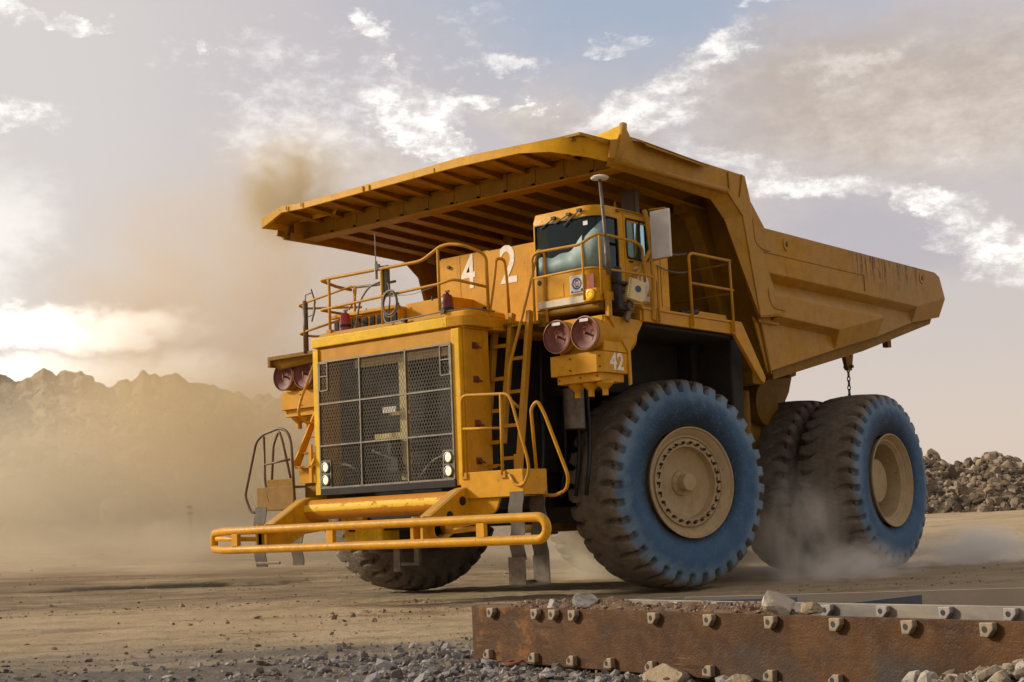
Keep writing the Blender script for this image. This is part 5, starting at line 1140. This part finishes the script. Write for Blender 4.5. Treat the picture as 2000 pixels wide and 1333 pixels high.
def hm_to_mesh(mb):
    me = bpy.data.meshes.new('lug_hole'); me.from_pydata([tuple(v) for v in mb.v], [], mb.f); me.update(); return me
ext = PB + pdir * 1.3
plate('steel_plate', PA, ext, .432, .03, MP1, 'long rusty brown steel plate on edge in the foreground, studded with bolt lugs',
      [(x, .388, False) for x in (.33, .94, 1.17, 1.42, 2.34, 2.91, 3.48, 4.03, 4.58, 5.12, 5.66)] + [(x, .055, True) for x in (.25, .88, 1.37, 1.82, 2.28, 2.87, 3.44, 3.99, 4.56, 5.1)], M['lug'], z0=.008, tilt=-.0045)
q1, q2 = np.array([8.276, -9.643]), np.array([12.139, -10.45]); q2e = q2 + (q2 - q1) / np.linalg.norm(q2 - q1) * 1.5
plate('steel_plate', q1, q2e, .46, .025, MP2, 'dusty grey steel plate with lugs standing right behind the rusty one', [(x, .415, False) for x in (.21, .96, 1.14, 1.37, 1.95, 2.44, 2.91, 3.4, 3.87, 4.4)], M['lugg'])
s1, s2 = np.array([8.99, -9.66 + .28]), np.array([11.355, -8.324]); s2e = s2 + (s2 - s1) * .6
plate('steel_plate', s1, s2e, .455, .025, MP3, 'pale dusty steel plate running away behind the grey one, hindmost of the three', [], M['lugg'])
def bar(p, q, z0, z1, label):
    d = Vector((q[0] - p[0], q[1] - p[1], 0)); e = empty('steel_bar', (p[0], p[1], 0), math.atan2(d.y, d.x)); tag(e, label, 'steel bar')
    b = MB(); b.prism([(0, -.02, .02), (d.length, -.02, .02), (d.length, -.02, z1), (0, -.02, z0)], (0, .04, 0)); obj('bar_wall', b, MPB, e, bevel=.004)
bar((9.18, -9.45), (9.90, -9.20), .435, .445, 'blue-grey steel bar ending at the big pale rock')
bar((10.35, -9.22), (10.80, -8.93), .40, .445, 'short blue-grey steel bar between the grey and pale plates, right of the big pale rock')

# dirt heaped between the plates
nx, ny = 190, 34; tx = np.linspace(.05, 6.0, nx); ty = np.linspace(.05, .64, ny); TX, TYY = np.meshgrid(tx, ty)
wx = PA[0] + pdir[0] * TX - pn[0] * TYY; wy = PA[1] + pdir[1] * TX - pn[1] * TYY
wid = .52 + TX * .0; prof_ = np.interp(TX, [0, .3, 1.0, 1.4, 1.8, 2.6, 3.1, 3.35, 3.7, 6], [.36, .45, .47, .50, .45, .48, .49, .42, .37, .30])
wz = prof_ * np.sin(np.clip((TYY - .03) / .6, 0, 1) * math.pi) ** .22 + (fbm(TX * 9, TYY * 9, 4, 51) - .47) * .10
wz = np.where((TYY < .06) | (TYY > .63), 0.0, wz)
dh = link('dirt_heap', grid_mesh('dirt_heap', wx, wy, wz), stone_mat('heap_dirt', ((.15, .09, .055), (.25, .165, .105), (.25, .165, .105), (.15, .09, .055)), 12, .7)); tag(dh, 'brown dirt heaped between the rusty and the grey plate', 'dirt', kind='stuff')
N = 3500; tx_ = RNG.uniform(.1, 3.9, N); ty_ = RNG.uniform(.08, .6, N)
xx = PA[0] + pdir[0] * tx_ - pn[0] * ty_; yy = PA[1] + pdir[1] * tx_ - pn[1] * ty_
hz_ = np.interp(tx_, [0, .3, 1.0, 1.4, 1.8, 2.6, 3.1, 3.35, 3.7, 6], [.36, .45, .47, .50, .45, .48, .49, .42, .37, .30]) * np.sin(np.clip((ty_ - .03) / .6, 0, 1) * math.pi) ** .22
sz = np.minimum(RNG.gamma(1.3, .005, N) + .004, .035)
g = link('heap_stones', scatter('heap_stones', np.stack([xx, yy, hz_ + sz * .2], 1), sz, 1, RNG, 14, .7, 4, .09), stone_mat('heap_stone', ((.17, .11, .07), (.27, .18, .12), (.33, .27, .21), (.12, .07, .045)), 12)); tag(g, 'small stones mixed in the dirt between the plates', 'stones', kind='stuff')

def plpt(t, c, z): return (PA[0] + pdir[0] * t - pn[0] * c, PA[1] + pdir[1] * t - pn[1] * c, z)
PR_ = math.atan2(pdir[1], pdir[0])
def slab(name, loc, pts, depth, mat, label, rz, cat='rock', rough=.006):
    b = MB(); b.prism([(x_, -depth / 2, z_) for x_, z_ in pts], (0, depth, 0)); o = obj(name, b, mat, None, label, bevel=.02); o.location = loc; o.rotation_euler = (R(-8), 0, rz); tag(o, label, cat); return o
boulder('rock', plpt(3.22, .33, .455), (.20, .16, .17), M['paleboulder'], 'large pale pointed rock leaning between the two plates', 'rock', seed=31, rot=(.1, -.1, PR_ + .1), cuts=14)
boulder('rock', plpt(1.28, .22, .475), (.14, .10, .065), simple('streaked_grey_stone', (.15, .135, .12), .85, var=.3, scale=9, dust=.5, dustcol=(.34, .31, .29)), 'grey stone with a white streak on the dirt above the cluster of three lugs', 'rock', seed=14, rot=(0, .2, PR_), cuts=8)
boulder('rock', plpt(.86, .2, .46), (.10, .08, .05), simple('whitish_stone', (.30, .27, .25), .8, var=.15, scale=12), 'small whitish stone resting at the top left of the rusty plate', 'rock', seed=15, rot=(0, 0, PR_), cuts=8)
boulder('rock', plpt(3.2, .62, .44), (.085, .07, .06), M['tanboulder'], 'reddish clod against the lugs of the grey plate', 'rock', seed=16, cuts=6, rough=.03)
for i, (t, c_, s, rot, mt, lb) in enumerate(((.38, -.10, (.17, .10, .07), .1, 'greyboulder', 'flat grey stone under the left end of the rusty plate'),
        (2.55, -.12, (.19, .11, .07), .05, 'tanboulder', 'long tan stone half buried under the middle of the rusty plate'),
        (3.22, -.10, (.11, .09, .09), .4, 'tanboulder', 'squat tan stone just right of the long half buried one'),
        (5.02, -.28, (.19, .13, .10), -.3, 'tanboulder', 'smooth tan boulder on the gravel bank at the lower right'),
        (1.95, -.09, (.07, .05, .045), .4, 'greyboulder', 'small rounded grey stone leaning on the foot of the rusty plate'))):
    x, y, _ = plpt(t, c_, 0); boulder('stone', (x, y, gz(x, y) + s[2] * .35), s, M[mt], lb, 'stone', seed=60 + i, rot=(0, 0, PR_ + rot), cuts=8)
# rubble bank at the lower right
N = 1500; t = RNG.uniform(4.7, 6.6, N); c_ = -RNG.uniform(.05, .9, N) ; hgt = np.clip((t - 4.6) / 1.0, 0, 1) * .18 * np.exp(-((-c_ - .35) / .35) ** 2)
xx = PA[0] + pdir[0] * t - pn[0] * c_; yy = PA[1] + pdir[1] * t - pn[1] * c_; sz = np.minimum(RNG.gamma(1.5, .014, N) + .01, .09)
g = link('bank_stones', scatter('bank_stones', np.stack([xx, yy, ground_h(xx, yy) + hgt + .02], 1), sz, 2, RNG, 16, .7, 7, .06), stone_mat('mixed_stone', ((.20, .16, .11), (.33, .27, .20), (.42, .38, .33), (.13, .10, .075)), 14)); tag(g, 'mixed tan stones banked against the rusty plate at the lower right', 'stones', kind='stuff')
b = MB(); b.lathe((0, 0, 0), (0, 0, 1), [(0, .03), (.012, .028), (.012, .075), (.0, .085), (0, .03)], 24); x, y, _ = plpt(.66, -.07, 0); o = obj('steel_ring', b, M['rust'], None, smooth='auto', loc=(x, y, gz(x, y) + .035)); tag(o, 'small rusty steel washer lying on the gravel by the plate', 'ring'); o.rotation_euler = (.15, 0, 0)
for i, (azd, r, s, lb) in enumerate(((-34.2, 19.2, (.17, .13, .07), 'left brown dirt clod on the road just behind the grey plate'), (-33.5, 19.0, (.22, .14, .08), 'right brown dirt clod on the road just behind the grey plate'), (-56.9, 16.5, (.04, .03, .03), 'lone small dark stone on the road at the far left'))):
    p = azr(azd, r, s[2] * .3); boulder('dirt_clod', p, s, MC, lb, 'clod', seed=80 + i, cuts=5, rough=.05)

# =================================================================== DUST

def dust(name, loc, scale, rz, dens, col, nscale, label, aniso=.0, thr=(.40, .62), edge=(1.0, .35), extra=None, cat='dust cloud', lac=5):
    b = MB(); v, f = ICO[3]; b.add(v.tolist(), [tuple(q) for q in f.tolist()]); m = bpy.data.materials.new(name + '_volume'); m.use_nodes = True; m.node_tree.nodes.clear(); nt = NT(m.node_tree)
    out = nt.new('ShaderNodeOutputMaterial'); pv = nt.new('ShaderNodeVolumePrincipled'); nt.l.new(pv.outputs[0], out.inputs['Volume'])
    oc = nt.new('ShaderNodeTexCoord').outputs['Object']; fall = nt.ramp(nt.vm('LENGTH', oc), edge[0], edge[1])
    n = nt.noise(oc, 1.0, lac, .6, .6, scl=nscale); d = nt.m('MULTIPLY', nt.m('MULTIPLY', fall, nt.ramp(n, thr[0], thr[1])), dens)
    if extra: d = nt.m('MULTIPLY', d, extra(nt, oc))
    nt.put(pv.inputs['Density'], d); pv.inputs['Color'].default_value = (*col, 1); pv.inputs['Anisotropy'].default_value = aniso
    o = obj(name, b, m, None, loc=loc); o.scale = scale; o.rotation_euler = (0, 0, rz); tag(o, label, cat, kind='stuff'); return o
VR = math.atan2(RTH.y, RTH.x)
def DLz(D, L, z): x, y = at_DL(D, L); return (x, y, z)
# local x = to the right of the view, local y = away, local z = up
dust('dust_cloud', DLz(44, -9.5, 1.8), (17.5, 5.5, 5.6), VR, .34, (.995, .90, .72), (1.6, .8, 1.1), 'golden dust hanging over the bank behind the truck', thr=(.18, .60), edge=(1.0, .5))
dust('ground_dust', DLz(38, -10.0, .5), (17, 3.5, 1.4), VR, .28, (.99, .88, .70), (3.5, 1, 1.2), 'low pale dust drifting over the road left of the truck', thr=(.25, .65))
dust('exhaust_smoke', DLz(40, -7.6, 6.8), (7.4, 2.2, 6.4), VR, .42, (.99, .80, .50), (1.7, 1, 1.5), 'golden exhaust haze rising behind the canopy', thr=(.28, .58), cat='exhaust haze')
dust('exhaust_puff', DLz(32, -4.85, 8.75), (1.5, .9, 1.6), VR + .0, 1.5, (.70, .55, .24), (1.4, 1, 1.4), 'dense olive-brown puff of smoke at the canopy tip', thr=(.34, .60), cat='smoke puff')
dust('wheel_dust', (-.5, 4.2, .5), (3.2, 1.6, 1.3), 0, 1.7, (.98, .90, .74), (2.6, 1.2, 1.4), 'tan dust under the truck between the axles', thr=(.3, .6))
dust('wheel_dust', (3.1, 3.3, .55), (1.25, 1.5, 1.7), 0, 2.2, (.98, .93, .84), (2.6, 3.0, 1.5), 'plume of dust rising between the front and rear wheels', thr=(.44, .68), edge=(1.0, .1), lac=8)
dust('wheel_dust', (3.9, 3.6, .0), (1.2, 2.9, .75), .1, 3.6, (.99, .95, .88), (2.6, 5.0, 1.8), 'bright dust boiling along the road before the rear wheels', thr=(.42, .66), edge=(1.0, .05), lac=8)
dust('wheel_dust', (3.9, 9.2, .05), (1.3, 3.0, .85), .1, 5.0, (.99, .96, .90), (2.4, 4.5, 1.8), 'bright dust thrown up behind the rear wheel', thr=(.40, .64), edge=(1.0, .05), lac=8)

# =================================================================== SKY AND LIGHT
SUN_AZ, SUN_EL = R(-118), R(24)      # azimuth from +Y towards +X
w = bpy.data.worlds.new('World'); scene.world = w; w.use_nodes = True; w.node_tree.nodes.clear(); nt = NT(w.node_tree)
wo = nt.new('ShaderNodeOutputWorld'); gen = nt.new('ShaderNodeTexCoord').outputs['Generated']
sky = nt.new('ShaderNodeTexSky'); sky.sky_type = 'NISHITA'; sky.sun_disc = False; sky.sun_elevation = SUN_EL; sky.sun_rotation = SUN_AZ % (2 * math.pi); sky.dust_density = 3; sky.air_density = 1.2
bg1 = nt.new('ShaderNodeBackground'); nt.l.new(sky.outputs[0], bg1.inputs[0]); bg1.inputs[1].default_value = .10
x, y, z = nt.xyz(gen)
az = nt.m('MULTIPLY', nt.m('ARCTAN2', x, y), 57.2958); el = nt.m('MULTIPLY', nt.m('ARCSINE', z), 57.2958)
cv = nt.new('ShaderNodeCombineXYZ'); nt.put(cv.inputs[0], az); nt.put(cv.inputs[1], el); ae = cv.outputs[0]
wn = nt.new('ShaderNodeTexNoise'); nt.put(wn.inputs['Vector'], nt.vm('MULTIPLY', gen, (1, 1, 1.8))); wn.inputs['Scale'].default_value = 16; wn.inputs['Detail'].default_value = 8; wn.inputs['Roughness'].default_value = .62
wn2 = nt.new('ShaderNodeTexNoise'); nt.put(wn2.inputs['Vector'], nt.vm('MULTIPLY', gen, (1, 1, 1.8))); wn2.inputs['Scale'].default_value = 70; wn2.inputs['Detail'].default_value = 6; wn2.inputs['Roughness'].default_value = .65
warp = nt.vm('ADD', nt.vm('MULTIPLY', nt.vm('SUBTRACT', wn.outputs['Color'], (.5, .5, .5)), (5.5, 2.8, 0)), nt.vm('MULTIPLY', nt.vm('SUBTRACT', wn2.outputs['Color'], (.5, .5, .5)), (2.2, 1.1, 0))); aw = nt.vm('ADD', ae, warp)
fine = nt.noise(gen, 55, 7, .65, scl=(1, 1, 1.8)); big = nt.noise(gen, 5, 6, .6, scl=(1, 1, 2.2))
def blob(c, r, rot=0.0, soft=(1.18, .42), src=None):
    d = nt.vm('SUBTRACT', src or aw, (c[0], c[1], 0)); mp = nt.new('ShaderNodeVectorRotate', rotation_type='Z_AXIS'); nt.put(mp.inputs['Vector'], d); mp.inputs['Angle'].default_value = R(-rot)
    return nt.ramp(nt.vm('LENGTH', nt.vm('MULTIPLY', mp.outputs[0], (1 / r[0], 1 / r[1], 0))), soft[0], soft[1])
def lmax(lst):
    a = lst[0]
    for b in lst[1:]: a = nt.m('MAXIMUM', a, b)
    return a
# base tone: cream near the horizon, lilac above
base = nt.mix(nt.ramp(el, 0, 9), (.62, .51, .43), (.53, .47, .45)); base = nt.mix(nt.ramp(el, 7, 17), base, (.485, .445, .455))
base = nt.mix(nt.m('MULTIPLY', nt.ramp(az, -44, -58), .55), base, (.66, .60, .55))
blue = nt.m('MULTIPLY', blob((-33.5, 21), (12, 4.5), 0, (1.2, .2), src=aw), 1.0)
base = nt.mix(nt.m('MULTIPLY', blue, .75), base, (.27, .355, .48))
# greyer undersides of the cloud sheets
grey = lmax([blob((-23.5, 15.6), (9.5, 3.4), -6), nt.m('MULTIPLY', blob((-46, 14.6), (6, 1.6), -8), .8), nt.m('MULTIPLY', blob((-36.5, 15.5), (4.0, 1.2), -14), .7)])
base = nt.mix(nt.m('MULTIPLY', grey, .8), base, nt.mix(nt.ramp(nt.m('ADD', big, nt.m('MULTIPLY', fine, .5)), .55, .95), (.44, .355, .29), (.70, .60, .50)))
base = nt.mix(nt.m('MULTIPLY', blob((-25, 10.4), (5, 1.7), -10), .7), base, (.40, .37, .41))
white = lmax([blob((-43.4, 16.6), (2.6, 1.0), -8), blob((-42.6, 15.6), (3.2, .55), -28), blob((-40.8, 16.9), (1.5, .42), 0), nt.m('MULTIPLY', blob((-33.5, 16.3), (3.0, .9), 28), .8), nt.m('MULTIPLY', blob((-30.2, 18.2), (2.0, .7), 22), .85), nt.m('MULTIPLY', blob((-27.6, 12.6), (3.4, .55), -6), .8),
    blob((-20.6, 9.6), (2.1, 1.3), -30), blob((-22.6, 11.6), (2.0, .6), -20), nt.m('MULTIPLY', blob((-44.4, 19.8), (.55, .4), 0, (1.2, .4)), .9), nt.m('MULTIPLY', blob((-44.3, 18.3), (.6, .32)), .9), nt.m('MULTIPLY', blob((-39.2, 18.2), (1.1, .3)), .6), nt.m('MULTIPLY', blob((-35.0, 18.6), (1.0, .3)), .5),
    nt.m('MULTIPLY', blob((-50.3, 18.8), (.4, .2)), .7), blob((-58.6, 19.6), (1.3, .6)), nt.m('MULTIPLY', blob((-56.0, 19.5), (1.6, .22)), .8), nt.m('MULTIPLY', blob((-58.5, 15.9), (1.7, .5)), .7), nt.m('MULTIPLY', blob((-27.5, 19.8), (1.0, .35)), .7), nt.m('MULTIPLY', blob((-33.2, 15.8), (2.4, .7), 10), .75), nt.m('MULTIPLY', blob((-29.5, 13.6), (3.6, .7), -20), .5), nt.m('MULTIPLY', blob((-37.3, 16.3), (.5, .22)), .7), nt.m('MULTIPLY', blob((-38.6, 16.6), (.6, .2)), .8), nt.m('MULTIPLY', blob((-47.5, 15.4), (1.2, .35), -10), .5), nt.m('MULTIPLY', blob((-25, 17), (3, .8), 10), .25)])
white = nt.m('MULTIPLY', white, nt.ramp(fine, .30, .60, .25, 1.0))
wisp = nt.m('MULTIPLY', nt.m('MULTIPLY', nt.ramp(nt.m('ADD', big, nt.m('MULTIPLY', fine, .35)), .76, .92), nt.ramp(el, 8, 13)), .4)
colr = nt.mix(nt.m('MAXIMUM', white, wisp), base, nt.mix(nt.ramp(fine, .35, .7), (.74, .69, .65), (1.08, 1.03, .97)))
# glow of the hidden sun low on the left
glow = nt.m('MAXIMUM', nt.m('MULTIPLY', blob((-56.6, 8.2), (5.0, .95), 0, (1.3, .35)), 1.0), nt.m('MULTIPLY', blob((-59.4, 11.5), (2.2, 3.0), 0, (1.5, .1)), .28))
glow = nt.m('MAXIMUM', glow, nt.m('MULTIPLY', blob((-56, 6.4), (7, .9), 0, (1.3, .2)), .7))
colr = nt.mix(glow, colr, (1.4, 1.33, 1.22))
# behind the camera and overhead: unseen dim tone added to control fill light
colr = nt.mix(nt.m('MAXIMUM', nt.ramp(el, 28, 55), nt.ramp(nt.vm('DOT_PRODUCT', gen, tuple(FWH)), .2, -.4, 0, .40)), colr, (.42, .37, .34))
bg2 = nt.new('ShaderNodeBackground'); nt.put(bg2.inputs[0], colr); bg2.inputs[1].default_value = 1.0
mx = nt.new('ShaderNodeMixShader'); mx.inputs[0].default_value = .88; nt.l.new(bg1.outputs[0], mx.inputs[1]); nt.l.new(bg2.outputs[0], mx.inputs[2]); nt.l.new(mx.outputs[0], wo.inputs[0])

sl_ = bpy.data.lights.new('sun', 'SUN'); sl_.energy = 3.0; sl_.angle = R(7); sl_.color = (1, .88, .70); so_ = bpy.data.objects.new('sun', sl_); COL.objects.link(so_)
sd = Vector((math.sin(SUN_AZ) * math.cos(SUN_EL), math.cos(SUN_AZ) * math.cos(SUN_EL), math.sin(SUN_EL))); so_.rotation_euler = sd.to_track_quat('Z', 'Y').to_euler(); so_.location = (-30, -20, 30)

scene.view_settings.view_transform = 'Standard'; scene.view_settings.look = 'None'; scene.view_settings.exposure = 0.35; scene.view_settings.gamma = 1
scene.render.engine = 'CYCLES'
cy = scene.cycles; cy.use_denoising = True; cy.max_bounces = 8; cy.diffuse_bounces = 3; cy.glossy_bounces = 3; cy.transparent_max_bounces = 12; cy.volume_bounces = 2
cy.volume_step_rate = 2.0; cy.volume_max_steps = 128

# keep the tree at thing > part > sub-part
def depth(o):
    d = 1
    while o.parent: o = o.parent; d += 1
    return d
bpy.context.view_layer.update()
while True:
    deep = [o for o in scene.objects if depth(o) > 3]
    if not deep: break
    for o in deep:
        if depth(o) > 3: o.parent = o.parent.parent
